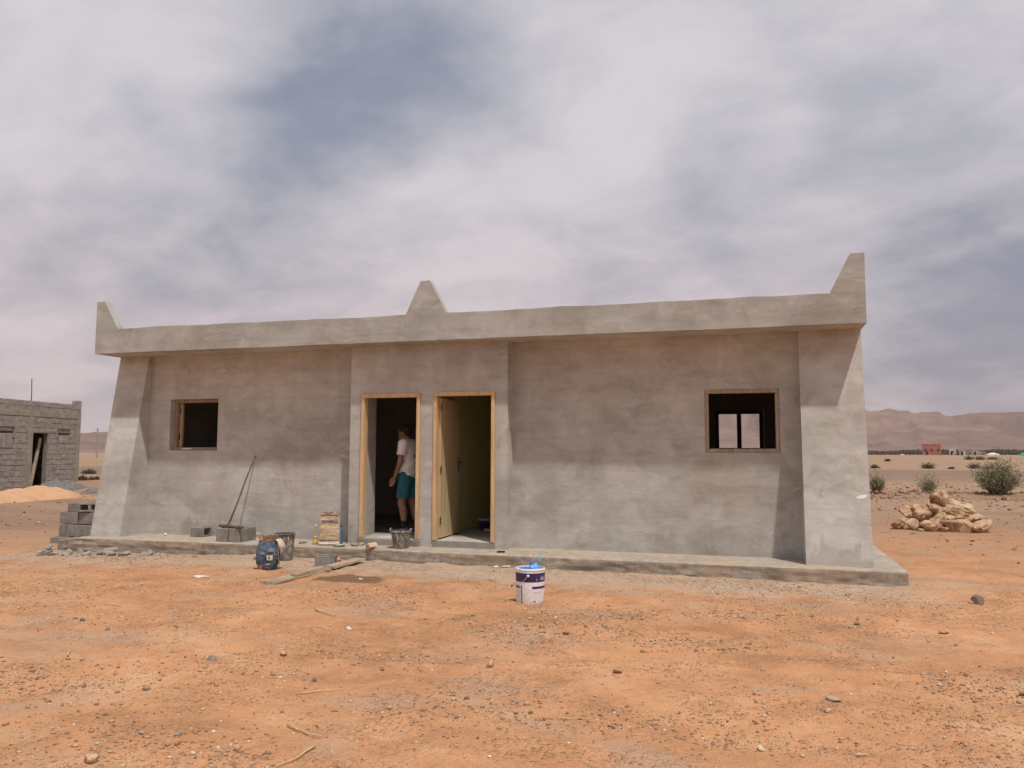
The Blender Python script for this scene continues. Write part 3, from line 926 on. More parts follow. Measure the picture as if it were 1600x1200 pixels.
row = 0
z = -0.12
solid_cols = [(1.60, 1.85), (4.50, 4.73)]
while z < 3.29:
    zt = z + 0.20
    if z > 2.86 and z < 3.05:
        z = 3.095
        continue
    x = NS0 + (0.2 if row % 2 else 0.0)
    first = True
    segs = []
    while x < NS1 - 0.05:
        x1 = min(x + 0.40, NS1)
        segs.append((x, x1 - 0.0))
        x += 0.405
    for a, b_ in segs:
        for lo, hi in ([(NS0, 1.595), (1.86, 4.495)] if z < 2.86 else [(NS0, NS1)]):
            p, q = max(a, lo), min(b_, hi)
            if q - p < 0.07:
                continue
            # keep doorway clear
            for r in (DO, WA, WB):
                if q > r[0] and p < r[1] and zt > r[2] + 0.03 and z < r[3] - 0.03:
                    if p < r[0] - 0.07:
                        q = r[0] - 0.012
                    elif q > r[1] + 0.07:
                        p = r[1] + 0.012
                    else:
                        q = p
            if q - p > 0.06:
                wall_block(p, q, z, zt)
    z += 0.212
    row += 1
# window holes closed with loosely stacked blocks, near-black strip at the top painted as the gap's shade
for r, nblk in ((WA, 2), (WB, 2)):
    wdt = (r[1] - r[0] - 0.08) / nblk
    hgt = (r[3] - r[2]) - 0.10
    for i in range(nblk):
        wall_block(r[0] + 0.06 + i * wdt, r[0] + 0.06 + (i + 1) * wdt - 0.02, r[2] + 0.02, r[2] + hgt, 0.005, nb, 0.03)
    MB().box(r[0], r[1], 0.020, 0.0248, r[3] - 0.085, r[3] - 0.005).build('window_gap_shade', 'charred_and_shade', nb)
MB().box(1.60, 1.845, -0.015, 0.02, -0.3, 2.86).build('concrete_column', 'cast_concrete', nb, bevel=0.01)
MB().box(4.50, 4.725, -0.015, 0.02, -0.3, 2.86).build('concrete_column', 'cast_concrete', nb, bevel=0.01)
MB().box(NS0, 4.725, -0.012, 0.02, 2.865, 3.085).build('ring_beam', 'cast_concrete', nb, bevel=0.01)
MB().box(1.85, 3.2, -0.008, 0.02, 2.245, 2.33).build('lintel', 'cast_concrete', nb, bevel=0.006)
wall_block(3.95, 4.33, 3.31, 3.44, 0.0, nb, 0.2)
wall_block(4.36, 4.73, 3.31, 3.50, 0.0, nb, 0.2)
wall_block(4.36, 4.73, 3.50, 3.66, 0.0, nb, 0.2)
MB().tube([(1.78, 0.1, 3.25), (1.77, 0.1, 3.8), (1.74, 0.1, 4.36)], 0.017, 6).build('steel_bar', 'rust_metal', nb)
MB().tube([(1.72, 0.1, 3.25), (1.73, 0.1, 3.5)], 0.03, 6).build('steel_bar', 'cast_concrete', nb)
for i, (a0, a1, yy, zt) in enumerate(((1.93, 2.62, 0.16, 2.02), (2.06, 2.66, 0.30, 1.55))):
    p = Vector((a0, yy - 0.1, 0.10))
    q = Vector((a1, yy + 0.1, zt))
    d = (q - p).normalized()
    o = MB().box(-0.07, 0.07, -0.02, 0.02, 0, (q - p).length).build('leaning_plank', 'old_plank', None, bevel=0.004)
    o.rotation_mode = 'QUATERNION'
    M = Matrix.Translation(nb.location) @ nb.rotation_euler.to_matrix().to_4x4()
    o.rotation_quaternion = (M.to_quaternion() @ Vector((0, 0, 1)).rotation_difference(d))
    o.location = M @ p
    tag(o, ['long rough plank leaning across the open doorway of the block building',
            'shorter plank leaning behind the long one in the block building doorway'][i], 'plank')

# ------------------------------------------------------------------ heaps of sand and gravel


def heap(name, mat, x, y, rx, ry, h, seed, label, cat, rot=0.0, rough=0.04, peaks=((0, 0, 1),)):
    na, nr = 56, 22
    vs, fs = [], []
    for j in range(nr + 1):
        for i in range(na):
            t = 2 * math.pi * i / na
            r = j / nr
            lx, ly = r * math.cos(t) * rx * (1 + .18 * float(vnoise(math.cos(t) * 2 + seed, math.sin(t) * 2, seed))), r * math.sin(t) * ry
            hh = max(hp * max(0, 1 - math.hypot(lx / rx - ax, ly / ry - ay) / (1.02)) for ax, ay, hp in peaks)
            zz = h * (hh ** 0.9) + rough * float(fbm(lx * 4 + seed, ly * 4, 3, seed)) * (1 - r ** 4) - 0.16 * r ** 8
            wx_ = x + lx * math.cos(rot) - ly * math.sin(rot)
            wy_ = y + lx * math.sin(rot) + ly * math.cos(rot)
            vs.append((wx_ - x, wy_ - y, zz + gh(wx_, wy_)))
    for j in range(nr):
        for i in range(na):
            i2 = (i + 1) % na
            fs.append((j * na + i, j * na + i2, (j + 1) * na + i2, (j + 1) * na + i))
    o = mk(name, vs, fs, mat, None, True, (x, y, 0))
    weld(o, 1e-5)
    return tag(o, label, cat)


heap('sand_heap', 'sand', -20.75, 9.2, 2.5, 1.4, 0.44, 3, 'smooth bright orange sand heap before the block building', 'sand heap', 1.75, 0.10, ((0.35, 0, 1.0), (-0.62, 0.0, 0.72)))
heap('gravel_heap', 'grey_gravel', -23.9, 13.6, 1.9, 0.8, 0.42, 5, 'low grey gravel heap against the block building wall', 'gravel heap', 1.75, 0.10)
heap('gravel_heap', 'grey_gravel', -19.9, 12.6, 0.95, 0.6, 0.26, 6, 'small grey gravel heap right of the sand, nearest the house', 'gravel heap', 1.2, 0.12)
heap('gravel_heap', 'grey_gravel', -21.6, 13.4, 0.8, 0.5, 0.24, 8, 'small grey gravel heap just behind the sand heap', 'gravel heap', 1.2, 0.12)
heap('earth_heap', 'clod', -24.6, 18.2, 1.2, 0.8, 0.25, 9, 'low dark earth heap at the corner of the block building', 'earth heap', 1.4, 0.12)


# ------------------------------------------------------------------ stones
def ico(sub):
    bm = bmesh.new()
    bmesh.ops.create_icosphere(bm, subdivisions=sub, radius=1.0)
    v_ = np.array([v.co[:] for v in bm.verts])
    f_ = np.array([[q.index for q in f.verts] for f in bm.faces])
    bm.free()
    return v_ / np.linalg.norm(v_, axis=1, keepdims=True), f_


ICO4, ICO4F = ico(4)
ICO3, ICO3F = ico(3)


def n3(p, s, seed):
    return (vnoise(p[:, 0] * s + 3.1, p[:, 1] * s + p[:, 2] * s * 0.7, seed) + vnoise(p[:, 1] * s + 9.2, p[:, 2] * s - p[:, 0] * s * 0.6, seed + 1)
            + vnoise(p[:, 2] * s + 1.7, p[:, 0] * s + p[:, 1] * s * 0.5, seed + 2)) / 1.5


def stone(name, size, seed, mat, loc, rot=(0, 0, 0), planes=11, rough=0.10, hi=True, flat=0.78):
    rg = np.random.default_rng(seed)
    D, F = (ICO4, ICO4F) if hi else (ICO3, ICO3F)
    nn = rg.normal(size=(planes, 3))
    nn /= np.linalg.norm(nn, axis=1, keepdims=True)
    dd = rg.uniform(flat * 0.72, flat * 1.15, planes)
    dots = D @ nn.T
    rr_ = np.where(dots > 0.05, dd / np.maximum(dots, 0.05), 9.0)
    k = 26.0
    r = -np.log(np.exp(-k * np.minimum(rr_, 3)).sum(1) + np.exp(-k * 1.2)) / k
    p = D * r[:, None]
    p = p * (1 + rough * n3(p, 2.6, seed)[:, None] + rough * 0.55 * n3(p, 6.5, seed + 5)[:, None] + rough * .25 * n3(p, 15, seed + 9)[:, None])
    p = p / (p.max(0) - p.min(0)) * np.array(size)
    p -= (p.max(0) + p.min(0)) / 2
    return mk(name, p, F, mat, None, True, loc, rot)


PILE = [  # X, Y, z, width, depth, height, tilt, seed, label
    (5.03, 7.45, .625, .36, .32, .31, .15, 1, 'blocky orange stone crowning the stone pile'),
    (5.27, 7.42, .485, .46, .30, .22, .30, 2, 'long pale stone sloping down right of the crowning stone'),
    (5.03, 7.30, .350, .42, .34, .22, -.10, 3, 'broad stone in the pile directly under the crowning stone'),
    (4.67, 7.28, .290, .38, .34, .38, .05, 4, 'big upright rounded stone on the left shoulder of the pile'),
    (4.43, 7.32, .325, .32, .30, .28, -.2, 5, 'pitted stone at the upper left edge of the pile'),
    (4.24, 7.20, .110, .27, .28, .24, .1, 6, 'squat brown stone at the far left foot of the pile'),
    (4.47, 7.02, .120, .33, .17, .22, .0, 7, 'smooth pale slab stone standing at the left foot of the pile'),
    (4.96, 7.10, .185, .34, .34, .34, .65, 8, 'steep wedge stone leaning in the middle front of the pile'),
    (5.26, 7.22, .310, .48, .30, .19, .12, 9, 'flat dark-bellied stone right of centre in the pile'),
    (5.50, 7.38, .420, .36, .30, .22, .35, 10, 'whitish stone on the right shoulder of the pile'),
    (5.62, 7.25, .240, .38, .30, .20, -.05, 11, 'tan stone lying on the right slope of the pile'),
    (4.76, 6.98, .085, .44, .30, .24, .05, 12, 'craggy low stone at the front foot of the pile, left of middle'),
    (5.27, 6.98, .100, .56, .34, .28, .0, 13, 'largest low stone at the front foot of the pile, right of middle'),
    (5.68, 7.02, .105, .46, .34, .27, .05, 14, 'knobbly stone at the far right foot of the pile'),
    (4.83, 7.42, .450, .09, .20, .26, .35, 15, 'thin shard wedged upright left of the crowning stone'),
    (5.05, 7.62, .26, .70, .50, .40, .0, 16, 'stone inside the pile behind its front stones'),
    (4.62, 7.55, .12, .40, .40, .30, .0, 17, 'stone at the back left of the pile'),
]
PILE += [
    (4.58, 7.12, .30, .22, .20, .17, .4, 21, 'small wedge stone between the big upright stone and the pale slab stone'),
    (4.88, 7.22, .40, .20, .18, .16, -.3, 22, 'small stone tucked left of the broad stone under the crown'),
    (5.14, 7.12, .24, .22, .20, .16, .2, 23, 'small stone in the gap right of the steep wedge stone'),
    (5.42, 7.16, .19, .24, .20, .16, -.2, 24, 'small stone above the largest low front stone'),
    (5.80, 7.16, .20, .20, .18, .15, .1, 25, 'small stone at the right end above the knobbly stone'),
    (5.00, 6.88, .05, .16, .12, .10, .0, 26, 'small chip at the very front foot of the pile'),
    (4.58, 6.84, .03, .12, .09, .06, .0, 27, 'pale flake lying before the pale slab stone'),
    (5.36, 7.30, .40, .22, .18, .15, .2, 28, 'small stone under the long pale sloping stone'),
]
for (X, Y, z, w, d, h, tl, sd, lb) in PILE:
    tag(stone('pile_stone', (w * .99, d, h * 1.10), 100 + sd * 7, 'pale_stone' if sd in (2, 7, 10, 15, 23, 27) else 'limestone', (X, Y, z + gh(X, Y) * 0.5), (0, tl, 0.1 * (sd % 5) - .2), rough=0.26, planes=8, flat=0.66), lb, 'stone', 'stones of the pile')

FIELD_STONES = [
    (-4.19, -4.67, .085, .04, 'grey_stone', 'dark grey stone on bare earth at the left, larger of a close pair'),
    (-4.34, -4.61, .060, .03, 'grey_stone', 'small dark stone just left of a larger dark grey one'),
    (-3.71, -4.90, .060, .045, 'grey_stone', 'dark brown stone alone on earth right of the dark pair'),
    (-2.235, -5.47, .080, .05, 'grey_stone', 'squarish grey stone in the left foreground dirt'),
    (-1.80, -5.23, .080, .055, 'limestone', 'rounded tan stone in the foreground dirt left of centre'),
    (-1.27, -5.69, .045, .04, 'grey_stone', 'small dark stone on end in the foreground left of centre'),
    (-0.266, -5.04, .085, .075, 'limestone', 'brown angular stone in the dirt below the paint bucket'),
    (0.616, -4.96, .085, .05, 'limestone', 'flat tan stone in the foreground right of centre'),
    (-2.197, -6.16, .065, .04, 'grey_stone', 'dark jagged stone in the lower left foreground'),
    (1.96, -5.20, .11, .035, 'old_plank', 'flat dark flake lying in the right foreground'),
    (1.906, -5.44, .065, .04, 'limestone', 'pale stone just below the flat flake at the right foreground'),
    (1.541, -6.03, .070, .04, 'pale_stone', 'pale pink stone near the bottom edge right of centre'),
    (3.02, -2.88, .10, .05, 'limestone', 'brown stone on earth right of the plinth corner, well in front'),
    (2.36, -2.77, .09, .05, 'grey_stone', 'dark stone in front of the right buttress out on the earth'),
    (-1.796, -4.25, .075, .045, 'white_scrap', 'white stone alone on earth below the damp patch'),
    (-5.09, -2.95, .07, .04, 'limestone', 'brown stone on earth left of the blue sack'),
    (3.121, -4.61, .09, .05, 'grey_stone', 'dark stone at the right edge of the foreground'),
    (-1.58, -7.23, .09, .05, 'limestone', 'orange stone near the bottom left corner'),
]
for i, (X, Y, s_, h, mt_, lb) in enumerate(FIELD_STONES):
    s_, h = s_ * .78, h * .8
    tag(stone('field_stone', (s_, s_ * .8, h), 300 + i * 5, mt_, (X, Y, gh(X, Y) + h * 0.33), (0, 0, i * 1.3), planes=9, hi=False), lb, 'stone', 'stones scattered on the bare earth')
o = stone('round_stone', (.125, .115, .11), 401, 'grey_stone', (3.651, -1.25, gh(3.651, -1.25) + .045), planes=16, rough=0.05, flat=0.95)
tag(o, 'round grey stone on the earth right of the plinth', 'stone')
o = stone('white_stone', (.17, .12, .10), 402, 'pale_stone', (-3.64, -0.20, S + .045), (0, -.3, .3), rough=.12)
tag(o, 'white lump of stone on the plinth edge below the left doorway', 'stone')
rgc = np.random.default_rng(9)
CHIPS = [(-9.25, -.30, .17, .11), (-7.90, -.45, .22, .13), (-7.55, -.50, .20, .09), (-8.60, -.58, .17, .06), (-8.22, -.60, .16, .07), (-7.20, -.44, .13, .10)]
CHIPS += [(rgc.uniform(-9.0, -7.0), rgc.uniform(-.82, -.42), w_, w_ * rgc.uniform(.3, .65)) for w_ in rgc.uniform(.05, .17, 20)]
for i, (X, Y, w, h) in enumerate(CHIPS):
    o = stone('rubble_chip', (w, w * rgc.uniform(.5, .85), h), 430 + i * 3, 'cement_chip', (X, Y, gh(X, Y) + h * .32), (rgc.uniform(-.35, .35), rgc.uniform(-.35, .35), rgc.uniform(0, 6)), planes=6, hi=False, rough=.14, flat=.55)
    o.data.shade_flat()
    tag(o, 'broken grey concrete chip in the rubble row below the left plinth', 'rubble', 'concrete chips below the left end of the plinth')
for i, (X, Y, w) in enumerate([(-24.0, 18.6, .42), (-23.6, 18.0, .35), (-22.9, 17.6, .30), (-22.2, 18.9, .55), (-21.8, 18.4, .28), (-24.6, 17.9, .3)]):
    o = stone('rubble_stone', (w, w * .8, w * .7), 470 + i * 3, 'grey_stone' if i != 1 else 'clod', (X, Y, gh(X, Y) + w * .2), (0, 0, i), planes=9, hi=False)
    tag(o, ['dark stone at the foot of the block building corner', 'reddish lump of earth beside the block building corner', 'small dark stone right of the block building corner',
            'biggest dark round stone standing right of the block building', 'small stone in front of the big dark round one by the block building', 'dark stone lying along the base of the block building'][i], 'stone')

# ------------------------------------------------------------------ hollow concrete blocks


def hollow_block(lx, ly, lz, cells, wall=0.03):
    n = cells
    cw = (lx - wall * (n + 1)) / n
    xs = [0]
    for i in range(n):
        xs += [wall + i * (cw + wall), wall + i * (cw + wall) + cw]
    xs.append(lx)
    holes = [(wall + i * (cw + wall), wall + i * (cw + wall) + cw) for i in range(n)]
    mb = wall_grid(xs, [0, wall, ly - wall, ly], 0, lz, lambda x, z: any(a < x < b for a, b in holes) and wall < z < ly - wall)
    vs = [(x - lx / 2, z - ly / 2, y) for x, y, z in mb.v]
    me_ = bpy.data.meshes.new('hollow_block')
    me_.from_pydata(vs, [], mb.f)
    bm = bmesh.new()
    bm.from_mesh(me_)
    bmesh.ops.remove_doubles(bm, verts=bm.verts, dist=1e-4)
    bmesh.ops.recalc_face_normals(bm, faces=bm.faces)
    bm.to_mesh(me_)
    bm.free()
    me_.materials.append(MATS['block_grey'])
    return me_


HB = hollow_block(0.40, 0.20, 0.20, 2)
HB15 = hollow_block(0.40, 0.15, 0.20, 2)
HBH = hollow_block(0.26, 0.20, 0.145, 1, 0.022)
HBS = hollow_block(0.145, 0.20, 0.24, 1, 0.022)


def hblock(me_, loc, rot, label, group=None):
    o = link(bpy.data.objects.new('hollow_block', me_))
    o.location = loc
    o.rotation_euler = rot
    md = o.modifiers.new('bevel', 'BEVEL')
    md.width = 0.006
    md.segments = 1
    return tag(o, label, 'block', group)


R90 = math.pi / 2
STK = 'blocks stacked beside the left buttress'
g0 = gh(-9.8, .7)
z0 = 0.025
hblock(HB, (-9.90, .62, z0 - .20), (0, 0, .08), 'grey block at the bottom of the stack by the left buttress, half sunk', STK)
hblock(HB, (-9.52, .75, z0 - .20), (0, 0, -.05), 'bottom block of the stack tucked behind the left end of the plinth', STK)
hblock(HB15, (-10.03, .88, z0), (0, 0, R90 + .04), 'outermost end-on block in the second layer of the block stack', STK)
hblock(HB15, (-9.86, .89, z0), (0, 0, R90 - .03), 'middle end-on block in the second layer of the block stack', STK)
hblock(HB, (-9.60, .80, z0), (0, 0, .10), 'lengthwise block in the second layer of the block stack, next to the buttress', STK)
hblock(HB, (-9.92, .80, z0 + .212), (0, 0, -.04), 'lengthwise block at the left of the third layer of the block stack', STK)
hblock(HB, (-9.53, .84, z0 + .212), (0, 0, .06), 'third layer block of the stack touching the left buttress', STK)
hblock(HBH, (-9.82, .80, z0 + .424), (0, 0, .05), 'single short block on top of the block stack', STK)
hblock(HB15, (-9.56, .92, z0 + .424 + .075), (R90, 0, .35), 'topmost block lying on its side with dark hollows, on the block stack', STK)
hblock(HBS, (-7.12, .46, S + .0725), (0, R90, .05), 'small hollow block lying on its side alone on the plinth')
hblock(HB, (-6.19, .10, S), (0, 0, R90 + .03), 'left of the two blocks under the broom head')
hblock(HB, (-5.96, .10, S), (0, 0, R90 - .04), 'right of the two blocks under the broom head')
hblock(HBH, (-3.97, -.86, gh(-3.97, -.86) - .01), (0, 0, .35), 'cement-crusted half block on the ground beside the planks')

# ------------------------------------------------------------------ T-shaped floor broom leaning on the wall
br = empty('broom', (-6.1, -0.03, S + .2))
tag(br, 'wooden T-handled broom leaning on the wall with its head on two blocks', 'broom')
bo = Vector(br.location)
L, R_ = Vector((-6.334, 0.045, 0.372)), Vector((-5.795, -0.130, 0.372))
MB().tube([L - bo, (L + R_) / 2 - bo, R_ - bo], [0.026, 0.024, 0.022], 10).build('broom_head', 'pole_wood', br, smooth=False)
mid = L.lerp(R_, 0.36)
tp = Vector((-6.11, 0.585, 1.435))
MB().tube([mid - bo, mid.lerp(tp, .05) - bo], [0.028, 0.02], 8).build('socket', 'pole_wood', br, smooth=True)
MB().tube([mid - bo, mid.lerp(tp, .33) + Vector((.008, 0, .004)) - bo, mid.lerp(tp, .66) + Vector((-.006, 0, 0)) - bo, tp - bo], [0.014, 0.013, 0.013, 0.012], 8).build('handle', 'rust_metal', br, smooth=True)


# ------------------------------------------------------------------ sacks
def sack(name, mat, loc, rotz, w, d, h, prof, label, cat, lean=0.0, wr=0.012, seed=1, expo=3.0, cap=None):
    """Upright paper sack: superelliptic rings with bulge profile and creases."""
    root = empty(name, loc, (lean, 0, rotz))
    tag(root, label, cat)
    na, nz = 48, 30
    vs, fs = [], []
    for j in range(nz + 1):
        t = j / nz
        kx, ky = np.interp(t, prof[0], prof[1]), np.interp(t, prof[0], prof[2])
        for i in range(na):
            a_ = 2 * math.pi * i / na
            ca, sa = math.cos(a_), math.sin(a_)
            r = (abs(ca) ** expo + abs(sa) ** expo) ** (-1 / expo)
            cr = 1 + wr * 6 * float(fbm(a_ * 2.2 + seed, t * 9.0, 3, seed)) + wr * 3 * float(vnoise(a_ * 1.2, t * 26, seed + 3))
            vs.append((r * ca * w / 2 * kx * cr, r * sa * d / 2 * ky * cr, t * h + 0.012 * float(vnoise(a_ * 2, t * 3, seed + 6)) * t))
    for j in range(nz):
        for i in range(na):
            i2 = (i + 1) % na
            fs.append((j * na + i, j * na + i2, (j + 1) * na + i2, (j + 1) * na + i))
    fs.append(tuple(range(na))[::-1])
    if cap:
        fs.append(tuple(nz * na + i for i in range(na)))
    body = mk('sack_body', vs, fs, mat, root, True)

    def front(x, z, off=0.004):
        t = z / h
        kx, ky = np.interp(t, prof[0], prof[1]), np.interp(t, prof[0], prof[2])
        u = min(.98, abs(x) / (w / 2 * kx))
        return (x, -(1 - u ** expo) ** (1 / expo) * d / 2 * ky * 1.07 - off, z)

    def patch(nm, x0, x1, za, zb, pm, nx_=5, nz_=4, off=0.008, par=None):
        v2 = [front(x0 + (x1 - x0) * i / nx_, za + (zb - za) * j / nz_, off) for j in range(nz_ + 1) for i in range(nx_ + 1)]
        f2 = [(j * (nx_ + 1) + i, j * (nx_ + 1) + i + 1, (j + 1) * (nx_ + 1) + i + 1, (j + 1) * (nx_ + 1) + i) for j in range(nz_) for i in range(nx_)]
        return mk(nm, v2, f2, pm, par or body, True)
    return root, body, patch


def flap(name, mat, root, pts_lo, pts_hi, droop=0.0, seed=0):
    """torn paper flap between two polylines"""
    n_ = len(pts_lo)
    vs, fs = [], []
    m_ = 5
    for j in range(m_ + 1):
        for i in range(n_):
            p = Vector(pts_lo[i]).lerp(Vector(pts_hi[i]), j / m_)
            p += Vector((0.006 * float(vnoise(i * 1.3, j * 1.1, seed)), 0.014 * float(vnoise(i * .9, j * 1.7, seed + 2)), droop * math.sin(math.pi * j / m_)))
            vs.append(p)
    for j in range(m_):
        for i in range(n_ - 1):
            fs.append((j * n_ + i, j * n_ + i + 1, (j + 1) * n_ + i + 1, (j + 1) * n_ + i))
    o = mk(name, vs, fs, mat, root, True)
    md = o.modifiers.new('thickness', 'SOLIDIFY')
    md.thickness = 0.003
    return o


xb, yb_ = -4.44, -1.50
bag, body, patch = sack('blue_sack', 'blue_bag_print', (xb, yb_, gh(xb, yb_) - .005), math.radians(30), 0.285, 0.20, 0.36,
                        ([0, .05, .25, .5, .75, .92, 1], [.70, .78, .96, 1.04, .98, .84, .76], [.7, .85, 1.0, 1.05, .95, .8, .7]),
                        'torn-open blue printed cement sack standing on the ground', 'sack', lean=0.03, wr=0.016, seed=4, expo=2.6)
patch('print', -0.005, 0.065, 0.135, 0.195, 'yellow_print')
patch('print', 0.012, 0.032, 0.150, 0.185, 'slate_print', off=0.010)
patch('print', 0.040, 0.055, 0.150, 0.168, 'white_scrap', off=0.010)
patch('print', -0.02, 0.048, 0.070, 0.098, 'steel_blue_print')
patch('print', -0.005, 0.03, 0.076, 0.092, 'pale_paper', off=0.010)
patch('print', -0.105, -0.055, 0.010, 0.075, 'red_print')
patch('print', 0.0, 0.075, 0.235, 0.275, 'steel_blue_print', off=0.006)
patch('print', 0.035, 0.055, 0.245, 0.285, 'red_print', off=0.009)
patch('print', -0.09, -0.03, 0.205, 0.24, 'steel_blue_print', off=0.006)
ringp = lambda a_, k=1.0, z=0.36: (math.cos(a_) * 0.105 * k, math.sin(a_) * 0.068 * k, z)
aa = np.linspace(math.pi * 0.85, math.pi * 1.30, 8)
flap('torn_flap', 'pale_paper', bag, [ringp(t) for t in aa], [ringp(t, 1.45, 0.465 - 0.012 * math.sin(i * 1.7)) for i, t in enumerate(aa)], 0.012, 3)
aa = np.linspace(math.pi * 1.30, math.pi * 1.72, 8)
flap('torn_flap', 'kraft_inside', bag, [ringp(t) for t in aa], [ringp(t, .9, 0.392 - 0.004 * math.sin(i * 2.1)) for i, t in enumerate(aa)], 0.0, 5)
aa = np.linspace(math.pi * 1.72, math.pi * 2.15, 8)
flap('torn_flap', 'pale_paper', bag, [ringp(t) for t in aa], [(ringp(t, 1.9)[0] + .02, ringp(t, 1.7)[1] - .02, 0.27 + 0.02 * math.sin(i * 1.3)) for i, t in enumerate(aa)], 0.06, 7)
aa = np.linspace(0.2, math.pi * 0.85, 10)
flap('torn_flap', 'kraft_inside', bag, [ringp(t) for t in aa], [ringp(t, 1.12, 0.425 + 0.008 * math.sin(i * 1.9)) for i, t in enumerate(aa)], 0.01, 9)
mk('sack_mouth', [ringp(t, .97, .345) for t in np.linspace(0, 2 * math.pi, 24, False)], [tuple(range(24))], 'kraft_inside', bag)
aa = np.linspace(-0.75, 0.75, 8)
flap('torn_flap', 'kraft_paper', bag, [(0.145, -.02 + .08 * math.sin(t), .05 + .02 * math.cos(t)) for t in aa], [(0.115 + .01 * math.sin(i), -.02 + .08 * math.sin(t), .35) for i, t in enumerate(aa)], 0.0, 12)

bb, body, patch = sack('brown_sack', 'kraft_paper', (-4.45, 0.06, S - .002), math.radians(24), 0.295, 0.15, 0.43,
                       ([0, .06, .3, .6, .9, 1], [1.0, 1.03, 1.02, 1.0, .93, .9], [.9, 1.0, .95, .85, .6, .5]),
                       'brown paper cement sack standing upright on the plinth by the left doorway', 'sack', lean=-0.06, wr=0.012, seed=9, expo=5.0, cap=True)
patch('print', -0.115, 0.06, 0.335, 0.360, 'slate_print')
patch('print', 0.065, 0.118, 0.325, 0.372, 'steel_blue_print', off=.009)
patch('print', -0.135, 0.135, 0.062, 0.078, 'slate_print', off=.006)
aa = np.linspace(-1, 1, 12)
flap('folded_top', 'kraft_paper', bb, [(t * .132, -.045, .425) for t in aa], [(t * .135, -.055 + .01 * math.sin(i), .462 + .006 * math.sin(i * 1.7)) for i, t in enumerate(aa)], 0.0, 15)
flap('folded_top', 'kraft_inside', bb, [(t * .13, .03, .425) for t in aa], [(t * .134, .028, .472 + .007 * math.sin(i * 2.3)) for i, t in enumerate(aa)], 0.0, 17)
flap('folded_foot', 'pale_paper', bb, [(t * .145, -.082, .052) for t in aa], [(t * .148, -.098 + .004 * math.sin(i), .010) for i, t in enumerate(aa)], 0.0, 19)


# ------------------------------------------------------------------ buckets
def wobble(o, amp, seed, zmin=0.0):
    for v_ in o.data.vertices:
        a_ = math.atan2(v_.co.y, v_.co.x)
        k = 1 + amp * float(vnoise(math.cos(a_) * 2 + seed, math.sin(a_) * 2 + v_.co.z * 3, seed))
        v_.co.x *= k
        v_.co.y *= k


# deep cement-caked bucket behind the blue sack
X, Y = -4.715, -0.70
cb = empty('caked_bucket', (X, Y, gh(X, Y) - .005))
tag(cb, 'dark cement-caked bucket on the ground behind the blue sack', 'bucket')
o = MB().lathe([(0.001, 0.004), (.110, .0), (.116, .01), (.124, .15), (.136, .33), (.142, .355), (.150, .357), (.150, .369), (.138, .370)], 40).build('shell', 'rubber_cement', cb, True)
wobble(o, .03, 3)
o = MB().lathe([(.138, .370), (.130, .33), (.118, .12), (.10, .06), (.001, .05)], 40).build('inside', 'bucket_inside', cb, True)
wobble(o, .03, 3)
for i, (dg_, zt_, zb_, rr_) in enumerate(((232, .34, .12, .006), (262, .35, .22, .008), (298, .345, .05, .005), (325, .33, .20, .007))):
    a_ = math.radians(dg_)
    MB().tube([(.134 * math.cos(a_), .134 * math.sin(a_), zt_), (.126 * math.cos(a_ + .03), .126 * math.sin(a_ + .03), (zt_ + zb_) / 2), (.119 * math.cos(a_ + .01), .119 * math.sin(a_ + .01), zb_)],
              [rr_, rr_ * 1.2, rr_ * .4], 6).build('cement_drip', 'cement_chip', cb, True)

# rubber tub in front of the left doorway
tb = empty('rubber_tub', (-3.30, 0.035, S - .002))
tag(tb, 'grey cement-streaked rubber tub on the plinth before the left doorway', 'tub')
o = MB().lathe([(0.001, 0.004), (.104, .0), (.110, .012), (.136, .205), (.140, .222), (.155, .226), (.156, .246), (.146, .250)], 44).build('shell', 'rubber_cement', tb, True)
wobble(o, .05, 7)
o = MB().lathe([(.146, .250), (.134, .22), (.110, .08), (.001, .06)], 44).build('inside', 'bucket_inside', tb, True)
wobble(o, .05, 7)
for a0 in (math.radians(190), math.radians(5)):
    pts = [(.150 * math.cos(a0 + t), .150 * math.sin(a0 + t), .246 + .028 * math.sin((t + .32) / .64 * math.pi)) for t in np.linspace(-.32, .32, 7)]
    MB().tube(pts, .012, 8).build('handle', 'rubber_cement', tb, True)
for i, (dg_, zb_, rr_) in enumerate(((238, .12, .006), (272, .02, .009), (290, .11, .006), (322, .15, .008), (345, .09, .006))):
    a_ = math.radians(dg_)
    MB().tube([(.141 * math.cos(a_), .141 * math.sin(a_), .222), (.127 * math.cos(a_ + .03), .127 * math.sin(a_ + .03), (.222 + zb_) / 2), ((.108 + .12 * zb_) * math.cos(a_), (.108 + .12 * zb_) * math.sin(a_), zb_)],
              [rr_, rr_ * 1.1, rr_ * .5], 6).build('cement_drip', 'cement_chip', tb, True)


def text_verts(s, size):
    cu = bpy.data.curves.new('lettering', 'FONT')
    cu.body = s
    cu.size = size
    cu.align_x = 'CENTER'
    cu.resolution_u = 3
    ob = bpy.data.objects.new('lettering', cu)
    COL.objects.link(ob)
    dg = bpy.context.evaluated_depsgraph_get()
    me_ = bpy.data.meshes.new_from_object(ob.evaluated_get(dg))
    v_ = [tuple(q.co) for q in me_.vertices]
    f_ = [tuple(p.vertices) for p in me_.polygons]
    bpy.data.objects.remove(ob)
    bpy.data.meshes.remove(me_)
    bpy.data.curves.remove(cu)
    return v_, f_


